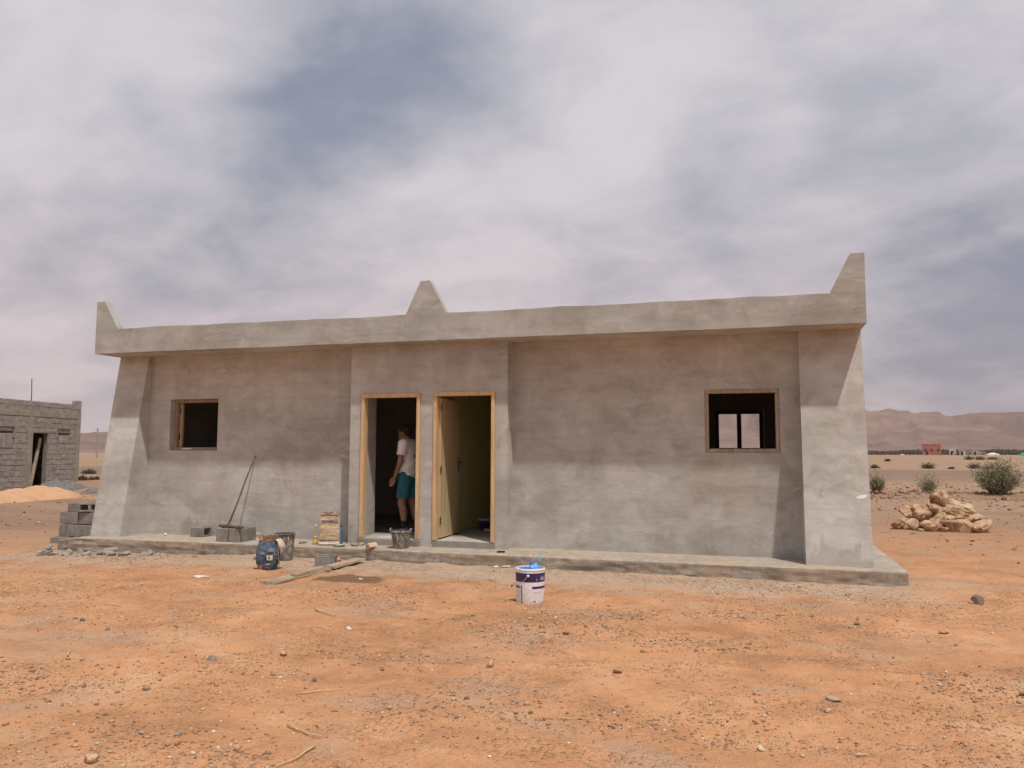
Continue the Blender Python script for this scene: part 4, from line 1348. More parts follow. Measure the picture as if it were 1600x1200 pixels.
# white and purple paint bucket in the foreground
X, Y = -0.655, -2.61
pb = empty('paint_bucket', (X, Y, gh(X, Y) - .006), (0, 0, math.radians(-74.4)))
tag(pb, 'white paint bucket with purple band standing open on the earth', 'bucket')
rb = lambda z: 0.139 + 0.009 * z / 0.33
o = MB().lathe([(.001, .006), (.132, .004), (.137, .0), (.139, .006), (rb(.225), .225), (rb(.318), .318), (.1485, .328), (.1520, .332), (.1520, .345), (.148, .351), (.143, .351), (.141, .33), (.134, .10), (.001, .09)], 64).build('shell', 'white_plastic', pb, True)
md = o.modifiers.new('edges', 'EDGE_SPLIT')
md.split_angle = math.radians(50)
MB().lathe([(rb(.222) + .0008, .222), (rb(.31) + .0008, .310)], 64).build('purple_band', 'purple_print', pb, True)


def curved(name, mat, a0, a1, za, zb, off=0.0016, n_=10):
    vs = []
    for i in range(n_ + 1):
        a_ = math.radians(a0 + (a1 - a0) * i / n_)
        for z_ in (za, zb):
            vs.append(((rb(z_) + off) * math.cos(a_), (rb(z_) + off) * math.sin(a_), z_))
    return mk(name, vs, [(2 * i, 2 * i + 2, 2 * i + 3, 2 * i + 1) for i in range(n_)], mat, pb, True)


def curved_text(name, s, size, a_c, z_c, mat, off=0.0020):
    v_, f_ = text_verts(s, size)
    vs = []
    for (x_, y_, _) in v_:
        z_ = z_c + y_
        r_ = rb(z_) + off
        a_ = math.radians(a_c) + x_ / r_
        vs.append((r_ * math.cos(a_), r_ * math.sin(a_), z_))
    return mk(name, vs, f_, mat, pb)


curved('stripe', 'purple_print', 8, 85, .158, .182)
curved('stripe', 'purple_print', -88, -42, .160, .180)
curved('seam_line', 'dark_print', -38.5, -34.5, .010, .192)
curved('pale_panel', 'grey_print', 40, 80, .010, .022)
curved_text('lettering', 'alu', 0.060, 55, .243, 'white_print')
curved_text('lettering', 'i', 0.045, 26, .236, 'white_print')
curved_text('lettering', '23', 0.028, 42, .112, 'grey_print')
curved('text_line', 'grey_print', 15, 31, .122, .126)
curved_text('lettering', '18', 0.034, 16, .022, 'dark_print')
curved_text('lettering', 'o', 0.020, 2, .020, 'grey_print')
curved_text('lettering', '18', 0.030, -55, .030, 'grey_print')
for k in range(6):
    curved('text_line', 'grey_print', -72, -44, .068 + k * .014, .0705 + k * .014, n_=6)
curved_text('lettering', 'UV', 0.020, -50, .162, 'white_print', 0.003)
# paint inside, splashes, brushes, wire handle
MB().lathe([(.1345, .185), (.08, .186), (.001, .186)], 40).build('wet_paint', 'wet_blue_paint', pb, True)
for (a0, a1, zt_) in ((150, 232, .346), (250, 285, .335), (95, 130, .33)):
    vs = []
    for i in range(13):
        a_ = math.radians(a0 + (a1 - a0) * i / 12)
        zb_ = .20 + .03 * math.sin(i * 1.9)
        for z_ in (zb_, (zb_ + zt_) / 2, zt_ - .012 * abs(math.sin(i * 1.3))):
            r_ = np.interp(z_, [.10, .33, .352], [.1335, .1405, .1425]) - .0012
            vs.append((r_ * math.cos(a_), r_ * math.sin(a_), z_))
    fs = [(3 * i + k, 3 * i + 3 + k, 3 * i + 4 + k, 3 * i + 1 + k) for i in range(12) for k in (0, 1)]
    mk('paint_smear', vs, fs, 'wet_blue_paint', pb, True)
eye = lambda a_, z_, r_: (r_ * math.cos(math.radians(a_)), r_ * math.sin(math.radians(a_)), z_)
MB().box(-.012, .012, -.012, .012, 0, .02).build('ear', 'white_plastic', pb, loc=eye(-8, .277, rb(.28) + .008), bevel=.003)
MB().tube([eye(-8, .287, .158), eye(-20, .245, .166), eye(-38, .205, .175), eye(-62, .180, .182), eye(-85, .168, .186), eye(-110, .172, .184), eye(-150, .22, .170), eye(-186, .287, .158)], .0028, 6).build('handle', 'wire', pb, True)
MB().tube([eye(-80, .170, .186), eye(-88, .166, .187), eye(-98, .166, .187)], .009, 8).build('grip', 'dark_metal', pb, True)
for nm, mt_, base, tip, rads, lb in (
        ('paint_brush', ['wet_blue_paint', 'cream_brush'], (.02, .015, .30), (.035, -.005, .475), (.024, .012), 'paint brush with cream handle end standing in the paint bucket'),
        ('paint_brush', ['wet_blue_paint', 'teal_brush'], (.03, .085, .30), (.01, .095, .475), (.018, .011), 'teal handled paint brush standing in the paint bucket')):
    M = Matrix.Translation(pb.location) @ pb.rotation_euler.to_matrix().to_4x4()
    q0, q1 = M @ Vector(base), M @ Vector(tip)
    r_ = empty(nm, q0)
    tag(r_, lb, 'brush')
    d_ = q1 - q0
    MB().tube([(0, 0, 0), d_ * .3, d_ * .45], [rads[0], rads[0] * .9, rads[1]], 10).build('bristles', mt_[0], r_, True)
    MB().tube([d_ * .42, d_ * .7, d_ * .93, d_], [rads[1], rads[1] * .75, rads[1] * 1.1, rads[1] * .6], 10).build('handle', mt_[1] if mt_[1] != 'cream_brush' else 'wet_blue_paint', r_, True)
    if mt_[1] == 'cream_brush':
        MB().tube([d_ * .80, d_ * .95, d_ * 1.03], [rads[1], rads[1] * 1.25, rads[1] * .7], 10).build('handle_end', 'cream_brush', r_, True)
M = Matrix.Translation(pb.location) @ pb.rotation_euler.to_matrix().to_4x4()
o = stone('paint_rag', (.12, .15, .17), 77, 'wet_blue_paint', M @ Vector((.06, .045, .318)), rough=.35, planes=6)
tag(o, 'blue paint-soaked rag bunched in the top of the paint bucket', 'rag')

# blue pail and a scoop of rubble inside the right room
pl_ = empty('blue_pail', (-2.72, 1.98, 0.247))
tag(pl_, 'small dark blue pail on the floor inside the right doorway', 'pail')
MB().lathe([(.001, .004), (.080, .0), (.098, .165), (.104, .168), (.104, .18), (.096, .18), (.078, .02), (.001, .02)], 32).build('shell', 'blue_plastic', pl_, True)
MB().lathe([(.1045, .150), (.106, .166), (.106, .182), (.098, .184)], 32).build('rim', 'grey_print', pl_, True)
MB().tube([(.1 * math.cos(t), .1 * math.sin(t) * .3 - .1, .165 - .05 * math.sin(t)) for t in np.linspace(0, math.pi, 9)], .003, 6).build('handle', 'wire', pl_, True)
o = stone('plaster_lump', (.16, .10, .04), 78, 'cream_canvas', (-2.60, 1.82, .26), hi=False)
tag(o, 'yellowish plaster lump on the floor before the blue pail', 'lump')
o = stone('plaster_lump', (.10, .08, .05), 79, 'cement_chip', (-2.42, 2.02, .262), hi=False)
tag(o, 'grey plaster lump on the floor right of the blue pail', 'lump')


# ------------------------------------------------------------------ bottles and small litter
def bottle(loc, prof, mat, label, capm=None, cap=None, extra=None):
    r_ = empty('bottle', loc)
    tag(r_, label, 'bottle')
    MB().lathe(prof, 20).build('bottle_body', mat, r_, True)
    if cap:
        MB().lathe(cap, 16).build('cap', capm, r_, True)
    if extra:
        MB().lathe(extra[0], 20).build('liquid', extra[1], r_, True)
    return r_


bottle((-4.66, 0.02, S), [(.001, .002), (.030, .0), (.036, .03), (.034, .085), (.022, .12), (.016, .22), (.014, .27)], 'clear_bottle', 'clear bottle with orange liquid beside the brown sack',
       'pale_paper', [(.016, .262), (.017, .29), (.001, .292)], ([(.001, .004), (.037, .004), (.039, .03), (.036, .066), (.022, .085), (.026, .1), (.024, .125), (.001, .126)], 'yellow_bottle'))
bottle((-4.37, 0.24, S), [(.001, .002), (.034, .0), (.038, .02), (.036, .06), (.038, .10), (.036, .14), (.038, .17), (.03, .205), (.014, .235), (.014, .25)], 'blue_bottle', 'crumpled blue plastic bottle between the brown sack and doorway',
       'charred_and_shade', [(.016, .245), (.016, .272), (.001, .273)])
X, Y = -5.08, -0.80
o = empty('tin_can', (X, Y, gh(X, Y) + .035), (math.radians(90), 0, math.radians(55)))
tag(o, 'dented white can lying on its side left of the blue sack', 'can')
MB().lathe([(.001, -.05), (.036, -.05), (.038, -.045), (.037, .045), (.039, .05), (.034, .05), (.032, .02), (.001, .0)], 24).build('shell', 'can_white', o, True)
MB().lathe([(.001, -.052), (.02, -.052), (.02, -.0535), (.001, -.0535)], 16).build('print', 'slate_print', o, True)
for i, (X, Y, w, d, h, mt_, nm, lb, ct) in enumerate([
        (-4.80, -2.30, .20, .09, .035, 'white_scrap', 'plastic_scrap', 'crumpled white plastic scrap on the earth left of the planks', 'scrap'),
        (-1.62, -.33, .17, .09, .03, 'card', 'cardboard_scrap', 'torn cardboard scrap on the ground below the plinth, left of the paint bucket', 'scrap'),
        (-1.74, -.36, .15, .06, .028, 'white_scrap', 'paper_scrap', 'pale paper scrap beside the torn cardboard below the plinth', 'scrap'),
        (-3.98, -.50, .19, .085, .085, 'brick_clay', 'brick_piece', 'broken pink clay brick at the end of the planks', 'brick'),
        (-2.98, -1.78, .13, .03, .012, 'white_scrap', 'paper_scrap', 'thin white scrap lying on the damp patch', 'scrap'),
        (-7.60, .38, .055, .05, .045, 'white_plastic', 'plastic_cup', 'small white cup on the plinth left of the lone block', 'cup'),
        (-4.02, .02, .12, .10, .06, 'cement_chip', 'mortar_lump', 'mortar lump on the plinth right of the brown sack', 'lump'),
        (-4.20, -.10, .18, .12, .05, 'cement_chip', 'mortar_lump', 'spread of dried mortar on the plinth edge under the brown sack', 'lump'),
        (-3.98, .16, .15, .10, .05, 'cement_chip', 'mortar_lump', 'dried mortar heaped against the foot of the entrance bay', 'lump'),
        (-4.93, .12, .16, .12, .03, 'grey_stone', 'mortar_lump', 'dark mortar dropping on the plinth left of the clear bottle', 'lump')]):
    zz = S if Y > -.2 else gh(X, Y)
    o = stone(nm, (w, d, h), 500 + i * 7, mt_, (X, Y, zz + h * .4), (0, .05, .4 + i * .5), planes=7, hi=False, rough=.34)
    tag(o, lb, ct)
X, Y = -1.79, -0.03
o = MB().box(-.055, .055, -.012, .012, 0, .022).build('charred_stick', 'charred_and_shade', None, loc=(X, Y, S + .004), rot=(0, 0, .35), bevel=.004)
tag(o, 'short black stick on the plinth below the right doorway', 'stick')


def plank(p, q, w, t, label, seed):
    p, q = Vector(p), Vector(q)
    ln = (q - p).length
    n_ = 24
    vs, fs = [], []
    for i in range(n_ + 1):
        s_ = ln * i / n_
        e0 = .010 * float(vnoise(s_ * 6, 1, seed)) + (0.02 * float(vnoise(s_ * 20, 4, seed)) if i in (0, n_) else 0)
        e1 = .010 * float(vnoise(s_ * 6, 7, seed))
        zz = .006 * float(vnoise(s_ * 2, 3, seed))
        vs += [(s_, -w / 2 + e0, zz), (s_, w / 2 + e1, zz), (s_, w / 2 + e1 - .003, zz + t), (s_, -w / 2 + e0 + .003, zz + t)]
    for i in range(n_):
        a_ = 4 * i
        for k in range(4):
            k2 = (k + 1) % 4
            fs.append((a_ + k, a_ + 4 + k, a_ + 4 + k2, a_ + k2))
    fs += [(0, 1, 2, 3), (4 * n_ + 3, 4 * n_ + 2, 4 * n_ + 1, 4 * n_)]
    d = q - p
    o = mk('plank', vs, fs, 'old_plank', None, False, p, (0, -math.asin(d.z / ln), math.atan2(d.y, d.x)))
    weld(o)
    return tag(o, label, 'plank')


plank((-3.84, -2.42, gh(-3.84, -2.42) + .004), (-3.72, -1.30, gh(-3.72, -1.30) + .010), .19, .030, 'weathered flat board lying nearest on the ground in front of the left doorway', 3)
plank((-3.74, -2.02, gh(-3.74, -2.02) + .040), (-3.70, -1.40, gh(-3.70, -1.40) + .045), .075, .022, 'narrow weathered batten lying on top of the nearest flat board', 6)
plank((-3.70, -1.26, gh(-3.70, -1.26) + .020), (-3.60, -.60, gh(-3.60, -.60) + .030), .17, .028, 'weathered board beyond the nearest one with its far tip raised by the plinth', 9)

TW = [((-.963, -6.48), (-.672, -6.617), .008, 'thick pale straw stalk in the lower left foreground, upper of two crossing lines'),
      ((-.638, -6.732), (-.667, -7.037), .007, 'bent pale straw stalk at the bottom edge below the thick one'),
      ((-1.226, -5.983), (-.997, -5.768), .005, 'thin straw stalk above the thick one in the left foreground'),
      ((.44, -5.968), (.629, -5.908), .004, 'thin yellow straw lying level right of centre foreground'),
      ((-2.521, -3.579), (-2.151, -3.835), .011, 'pale stick on the earth below the damp patch'),
      ((1.985, -6.101), (2.047, -6.064), .008, 'short straw piece near the bottom edge at the right'),
      ((-3.278, -5.728), (-3.393, -5.588), .008, 'short upright-lying straw at the left foreground edge'),
      ((-3.42, -3.76), (-3.15, -3.70), .006, 'thin dry stalk on the earth left of the pale stick'),
      ((-4.55, -4.05), (-4.38, -4.02), .008, 'short pale stick on the earth at the far left')]
for i, (p, q, r_, lb) in enumerate(TW):
    p, q = Vector((*p, 0)), Vector((*q, 0))
    pts = []
    for k in range(7):
        a_ = p.lerp(q, k / 6)
        side = Vector((-(q - p).y, (q - p).x, 0)) * (0.025 * math.sin(math.pi * k / 6) * (1 if i % 2 else -1) + .03 * float(vnoise(k * .9, i, 3)))
        a_ += side
        a_.z = gh(a_.x, a_.y) + r_ * .9 + .006
        pts.append(a_)
    o = MB().tube(pts, [r_ * .8 * (1 - .35 * k / 6) for k in range(7)], 6).build('straw_stalk', 'straw', None, True)
    tag(o, lb, 'straw', 'dry stalks on the bare earth')

# ------------------------------------------------------------------ person inside the left doorway


def surface_nets(f, org, h):
    """f: 3-D array of signed distances (negative inside) -> verts, quads"""
    s = f < 0
    nx_, ny_, nz_ = f.shape
    cs = np.zeros((nx_ - 1, ny_ - 1, nz_ - 1), int)
    for i in (0, 1):
        for j in (0, 1):
            for k in (0, 1):
                cs += s[i:nx_ - 1 + i, j:ny_ - 1 + j, k:nz_ - 1 + k]
    act = (cs > 0) & (cs < 8)
    ids = -np.ones(act.shape, int)
    cells = np.argwhere(act)
    ids[act] = np.arange(len(cells))
    acc = np.zeros((len(cells), 3))
    cnt = np.zeros(len(cells))
    corners = [(i, j, k) for i in (0, 1) for j in (0, 1) for k in (0, 1)]
    for a_ in corners:
        for b_ in corners:
            if sum(abs(p - q) for p, q in zip(a_, b_)) != 1 or a_ > b_:
                continue
            fa = f[tuple((cells + a_).T)]
            fb_ = f[tuple((cells + b_).T)]
            mk_ = (fa < 0) != (fb_ < 0)
            t = np.where(mk_, fa / np.where(mk_, fa - fb_, 1), 0)
            p = np.array(a_) + t[:, None] * (np.array(b_) - np.array(a_))
            acc[mk_] += p[mk_]
            cnt[mk_] += 1
    verts = org + h * (cells + acc / np.maximum(cnt, 1)[:, None])
    quads = []
    for ax in range(3):
        sl0 = [slice(1, -1)] * 3
        sl1 = [slice(1, -1)] * 3
        sl0[ax] = slice(0, -1)
        sl1[ax] = slice(1, None)
        d = s[tuple(sl0)] != s[tuple(sl1)]
        e_ = np.argwhere(d)
        flip = s[tuple(sl0)][d]
        off = np.ones(3, int)
        off[ax] = 0
        e_ = e_ + off
        u_, w_ = (ax + 1) % 3, (ax + 2) % 3
        du = np.zeros(3, int)
        dw = np.zeros(3, int)
        du[u_] = 1
        dw[w_] = 1
        q = np.stack([ids[tuple((e_ - du - dw).T)], ids[tuple((e_ - dw).T)], ids[tuple(e_.T)], ids[tuple((e_ - du).T)]], 1)
        q[~flip] = q[~flip][:, ::-1]
        quads.append(q)
    quads = np.concatenate(quads)
    return verts, quads[(quads >= 0).all(1)]


def cap_sdf(P, a_, b_, ra, rb_, squash=None):
    a_, b_ = np.array(a_, float), np.array(b_, float)
    Q = P
    if squash is not None:      # scale axis y about the segment to make flat cross sections
        c0 = (a_ + b_) / 2
        Q = (P - c0) / np.array(squash) + c0
    d = b_ - a_
    t = np.clip(((Q - a_) @ d) / max(d @ d, 1e-9), 0, 1)
    return np.linalg.norm(Q - (a_ + t[:, None] * d), axis=1) - (ra + (rb_ - ra) * t)


def smin(a_, b_, k):
    h = np.clip(0.5 + 0.5 * (b_ - a_) / k, 0, 1)
    return b_ * (1 - h) + a_ * h - k * h * (1 - h)


def sdf_mesh(name, fn, lo, hi, h, mat, parent):
    lo = np.array(lo, float)
    n_ = np.ceil((np.array(hi) - lo) / h).astype(int) + 1
    ax = [lo[i] + h * np.arange(n_[i]) for i in range(3)]
    P = np.stack(np.meshgrid(*ax, indexing='ij'), -1).reshape(-1, 3)
    f = fn(P).reshape(n_)
    v_, q_ = surface_nets(f, lo, h)
    me_ = bpy.data.meshes.new(name)
    fill_mesh(me_, v_, q_)
    me_.materials.append(MATS[mat])
    me_.shade_smooth()
    return link(bpy.data.objects.new(name, me_), parent)


# joints: x forward, y towards the person's left, z up
J = dict(pel=(.0, 0, .93), hipL=(.01, .09, .88), hipR=(-.01, -.09, .88), kneL=(.055, .105, .475), kneR=(-.03, -.10, .47), ankL=(-.015, .105, .085), ankR=(-.11, -.10, .085),
         waist=(.0, 0, 1.06), chest=(.01, 0, 1.24), shL=(.0, .185, 1.375), shR=(.0, -.185, 1.375), neck=(.035, 0, 1.43), hb=(.075, 0, 1.535),
         elL=(.015, .245, 1.10), wrL=(.110, .230, .878), elR=(-.03, -.25, 1.10), wrR=(.10, -.24, .89))
HAND = []
for side, wr, el in (('L', J['wrL'], J['elL']), ('R', J['wrR'], J['elR'])):
    w_ = np.array(wr)
    d_ = (w_ - np.array(el)) / np.linalg.norm(w_ - np.array(el))
    sg = 1 if side == 'L' else -1
    fwd = np.array([.95, 0, .35])
    fwd -= d_ * (fwd @ d_)
    fwd /= np.linalg.norm(fwd)
    nrm = np.cross(d_, fwd)
    for k, ln in enumerate((.075, .084, .078, .060)):
        root = w_ + d_ * .085 + fwd * (.030 - .019 * k)
        mid_ = root + d_ * ln * .5 + nrm * sg * (-.006)
        tip_ = mid_ + (d_ * .8 - nrm * sg * .45) * ln * .5
        HAND.append((w_ + d_ * .05 + fwd * (.024 - .015 * k), root, .014, .0105))
        HAND.append((root, mid_, .0105, .0095))
        HAND.append((mid_, tip_, .0095, .008))
    th0 = w_ + d_ * .030 + fwd * .022
    th1 = th0 + d_ * .035 + fwd * .026
    HAND.append((th0, th1, .014, .0115))
    HAND.append((th1, th1 + d_ * .032 + fwd * .006, .0115, .009))
    HAND.append((w_, w_ + d_ * .05, .025, .027))


def head_sdf(P):
    hb = np.array(J['hb'])
    d = np.linalg.norm((P - (hb + [-.012, 0, .045])) / [1.0, .80, 1.0], axis=1) * .92 - .094
    d = smin(d, np.linalg.norm((P - (hb + [.030, 0, -.015])) / [1, .78, 1.15], axis=1) * .9 - .066, .04)   # face
    d = smin(d, cap_sdf(P, hb + [.050, 0, -.070], hb + [.075, 0, -.072], .034, .024), .03)                  # chin
    d = smin(d, cap_sdf(P, hb + [.092, 0, .022], hb + [.112, 0, -.012], .010, .015), .014)                  # nose
    d = smin(d, cap_sdf(P, hb + [.086, -.018, -.040], hb + [.086, .018, -.040], .009, .009), .010)          # lips
    for sy in (-1, 1):
        d = smin(d, cap_sdf(P, hb + [.082, .018 * sy, .040], hb + [.076, .045 * sy, .040], .010, .009), .012)   # brows
        e1 = np.linalg.norm(P - (hb + [.089, .030 * sy, .022]), axis=1) - .012
        d = -smin(-d, e1, .010)                                                                              # eye sockets
        d = smin(d, np.linalg.norm(P - (hb + [.078, .030 * sy, .022]), axis=1) - .012, .004)                 # eyeballs
        d = smin(d, np.linalg.norm((P - (hb + [-.012, .078 * sy, .008])) / [.8, .35, 1.15], axis=1) * .5 - .014, .008)   # ears
    return d


def trunk(P, g=0.0):
    d = cap_sdf(P, J['pel'], J['waist'], .128 + g, .118 + g, (.86, 1.2, 1))
    d = smin(d, cap_sdf(P, J['waist'], J['chest'], .118 + g, .132 + g, (.86, 1.22, 1)), .07)
    d = smin(d, cap_sdf(P, J['shL'], J['shR'], .062 + g, .062 + g), .09)
    return d


def body_sdf(P):
    d = trunk(P)
    d = smin(d, cap_sdf(P, (.01, 0, 1.37), J['hb'], .062, .054), .05)
    d = smin(d, head_sdf(P), .02)
    for s_ in 'LR':
        d = smin(d, cap_sdf(P, J['sh' + s_], J['el' + s_], .052, .040), .04)
        d = smin(d, cap_sdf(P, J['el' + s_], J['wr' + s_], .041, .026), .02)
        d = smin(d, cap_sdf(P, J['hip' + s_], J['kne' + s_], .090, .057), .05)
        kn, an = np.array(J['kne' + s_]), np.array(J['ank' + s_])
        d = smin(d, cap_sdf(P, kn, an, .055, .036), .03)
        d = smin(d, cap_sdf(P, kn * .78 + an * .22 + [-.022, 0, 0], kn * .5 + an * .5 + [-.012, 0, 0], .046, .042), .04)
        d = smin(d, cap_sdf(P, an + [0, 0, -.045], an + [.145, 0, -.055], .036, .026), .03)
    for a_, b_, ra, rb_ in HAND:
        d = smin(d, cap_sdf(P, a_, b_, ra, rb_), .006)
    return d


def shirt_sdf(P):
    d = trunk(P, .016)
    d = smin(d, cap_sdf(P, (.005, 0, .86), J['waist'], .145, .135, (.86, 1.15, 1)), .06)
    for s_ in 'LR':
        sh, el = np.array(J['sh' + s_]), np.array(J['el' + s_])
        d = smin(d, cap_sdf(P, sh, sh * .42 + el * .58, .070, .072), .03)
    # cut flat hems
    d = np.maximum(d, .845 + .012 * np.sin(P[:, 1] * 30) - P[:, 2])
    for s_ in 'LR':
        sh, el = np.array(J['sh' + s_]), np.array(J['el' + s_])
        ax_ = (el - sh) / np.linalg.norm(el - sh)
        arm = np.abs(P[:, 1]) > .165
        d = np.where(arm & ((P - sh) @ ax_ > .17) & (P[:, 2] > 1.10), np.maximum(d, (P - sh) @ ax_ - .17), d)
    d = np.maximum(d, -(np.linalg.norm(P - np.array([.045, 0, 1.475]), axis=1) - .072))
    fold = .004 * np.sin(P[:, 2] * 40 + P[:, 0] * 25 + 3 * np.sin(P[:, 1] * 14)) * (P[:, 2] < 1.25)
    return d + fold


def shorts_sdf(P):
    d = cap_sdf(P, (.0, 0, .90), (.0, 0, .97), .140, .132, (.88, 1.18, 1))
    for s_ in 'LR':
        hp, kn = np.array(J['hip' + s_]), np.array(J['kne' + s_])
        d = smin(d, cap_sdf(P, hp, hp * .12 + kn * .88, .108, .094), .05)
    d = np.maximum(d, .548 - P[:, 2] + .10 * (P[:, 0] * .3))
    d = np.maximum(d, P[:, 2] - .985)
    return d + .004 * np.sin(P[:, 0] * 45 + P[:, 2] * 12)


person = empty('person', (-3.62, .97, 0.247), (0, 0, math.radians(180 - 4)))
tag(person, 'person in white T-shirt and teal shorts standing inside the left doorway, facing left', 'person')
sdf_mesh('body', body_sdf, (-.30, -.36, -.0), (.36, .36, 1.72), .0085, 'skin', person)
sdf_mesh('t_shirt', shirt_sdf, (-.24, -.36, .80), (.26, .36, 1.50), .010, 'white_cotton', person)
sdf_mesh('shorts', shorts_sdf, (-.24, -.28, .52), (.26, .28, 1.0), .010, 'teal_cotton', person)
hbv = np.array(J['hb'])
sdf_mesh('hair', lambda P: np.maximum(np.linalg.norm((P - (hbv + [-.016, 0, .050])) / [1.0, .82, 1.0], axis=1) * .93 - .101,
                                      np.maximum(hbv[2] + .005 - P[:, 2] + (P[:, 0] - hbv[0]) * .9, (P[:, 0] - hbv[0]) - .068)), (-.1, -.15, 1.40), (.22, .15, 1.74), .008, 'dark_hair', person)
for s_, lbl in (('L', None), ('R', None)):
    an, kn = np.array(J['ank' + s_]), np.array(J['kne' + s_])
    sdf_mesh('sock', lambda P: np.maximum(cap_sdf(P, an, an * .72 + kn * .28, .043, .052), P[:, 2] - (an[2] + .12)), an - .12, an + [.12, .12, .22], .009, 'black_sock', person)
    z_ = an[2] - .085
    sdf_mesh('shoe', lambda P: np.maximum(smin(cap_sdf(P, an + [-.02, 0, -.035], an + [.15, 0, -.048], .047, .036), cap_sdf(P, an + [-.01, 0, 0.0], an + [.04, 0, -.02], .044, .040), .03), z_ + .016 - P[:, 2]),
             an + [-.14, -.09, -.12], an + [.24, .09, .10], .008, 'shoe_purple', person)
    sdf_mesh('shoe_sole', lambda P: np.maximum(cap_sdf(P, (an[0] - .02, an[1], z_ + .016), (an[0] + .155, an[1], z_ + .016), .050, .041), np.abs(P[:, 2] - z_ - .010) - .012),
             an + [-.14, -.09, -.13], an + [.26, .09, -.02], .008, 'shoe_sole', person)
# small dark print on the back of the shirt
mk('shirt_print', [(-.1415, .02, 1.16), (-.1415, .07, 1.16), (-.1415, .07, 1.22), (-.1415, .02, 1.22)], [(0, 3, 2, 1)], 'slate_print', person)

# ------------------------------------------------------------------ loose pebbles and clods (nobody could count them)
ICO1, ICO1F = ico(1)


def scatter(name, xs_, ys_, sizes, tones, seed, sink=0.25, flat=(.32, .75)):
    rg = np.random.default_rng(seed)
    n_ = len(xs_)
    base = [ICO1 * (1 + .5 * (rg.random((12, 1)) - .5)) + .5 * (rg.random((12, 3)) - .5) for _ in range(12)]
    base = np.array(base)
    which = rg.integers(0, 12, n_)
    sc_ = np.stack([sizes * rg.uniform(.8, 1.3, n_), sizes * rg.uniform(.6, 1.0, n_), sizes * rg.uniform(*flat, n_)], 1) * .5
    p = base[which] * sc_[:, None, :]
    a_ = rg.uniform(0, 2 * math.pi, n_)
    ca, sa = np.cos(a_)[:, None], np.sin(a_)[:, None]
    q = np.stack([p[..., 0] * ca - p[..., 1] * sa, p[..., 0] * sa + p[..., 1] * ca, p[..., 2]], -1)
    zz = gz(xs_, ys_) + sc_[:, 2] * (1 - 2 * sink)
    q += np.stack([xs_, ys_, zz], 1)[:, None, :]
    F = (ICO1F[None] + 12 * np.arange(n_)[:, None, None]).reshape(-1, 3)
    me_ = bpy.data.meshes.new(name)
    fill_mesh(me_, q.reshape(-1, 3), F)
    at_ = me_.color_attributes.new('tone', 'FLOAT_COLOR', 'POINT')
    tn = np.repeat(np.concatenate([tones, np.ones((n_, 1))], 1), 12, 0).astype(np.float32)
    at_.data.foreach_set('color', tn.ravel())
    me_.materials.append(MATS['pebble'])
    o = link(bpy.data.objects.new(name, me_))
    o['kind'] = 'stuff'
    return o


PAL = np.array([(.36, .19, .10), (.42, .24, .13), (.30, .16, .09), (.48, .34, .22), (.25, .165, .115), (.25, .20, .165), (.36, .295, .23), (.62, .51, .39), (.52, .33, .19), (.46, .26, .14)])
rg = np.random.default_rng(5)
n_ = 130000
X = rg.uniform(-9.5, 6.0, n_)
Y = rg.uniform(-8.2, 1.0, n_)
msk = sstep(fbm(X * .55, Y * .9, 4, 61) + .25 * fbm(X * 2.5, Y * 2.5, 2, 62), -.08, .42)
keep = rg.random(n_) < (.12 + .88 * msk ** 2.0) * .66
keep &= ~((X > -9.2) & (X < 3.22) & (Y > -.24))
X, Y = X[keep], Y[keep]
siz = np.clip(np.exp(rg.normal(math.log(.0105), .48, len(X))), .005, .034)
pi_ = rg.choice(len(PAL), len(X), p=[.14, .16, .05, .14, .01, .01, .04, .14, .18, .13])
o = scatter('pebbles', X, Y, siz, PAL[pi_] * rg.uniform(.8, 1.15, (len(X), 1)), 71)
o['label'] = 'small pebbles and grit strewn over the bare earth'
# patches of grey crushed gravel as in front of the house
cen = [(-.2, -6.0, .5, .25), (-1.1, -5.0, .5, .2), (1.0, -3.9, .45, .2), (.2, -3.0, .4, .2), (-1.5, -6.9, .7, .25), (.9, -5.9, .5, .2), (-3.0, -6.2, .7, .3), (3.0, -4.6, .5, .3), (-.3, -3.7, .6, .35),
       (1.6, -2.6, .6, .25), (-2.4, -2.9, .7, .3), (-7.9, -.6, 1.2, .25)]
XX, YY, SS, TT = [], [], [], []
for cx_, cy_, rx_, ry_ in cen:
    k = int(620 * rx_ * ry_ / .15)
    XX.append(cx_ + rg.normal(0, rx_ * .75, k))
    YY.append(cy_ + rg.normal(0, ry_ * .8, k))
    SS.append(np.clip(np.exp(rg.normal(math.log(.012), .45, k)), .006, .05))
    TT.append(PAL[rg.choice(len(PAL), k, p=[.16, .14, .12, .14, .07, .06, .08, .09, .08, .06])] * rg.uniform(.75, 1.15, (k, 1)))
XX, YY, SS, TT = map(np.concatenate, (XX, YY, SS, TT))
kp = ~((XX > -9.2) & (XX < 3.22) & (YY > -.24))
o = scatter('gravel', XX[kp], YY[kp], SS[kp], TT[kp], 72)
o['label'] = 'greyish gravel lying in loose patches before the house'
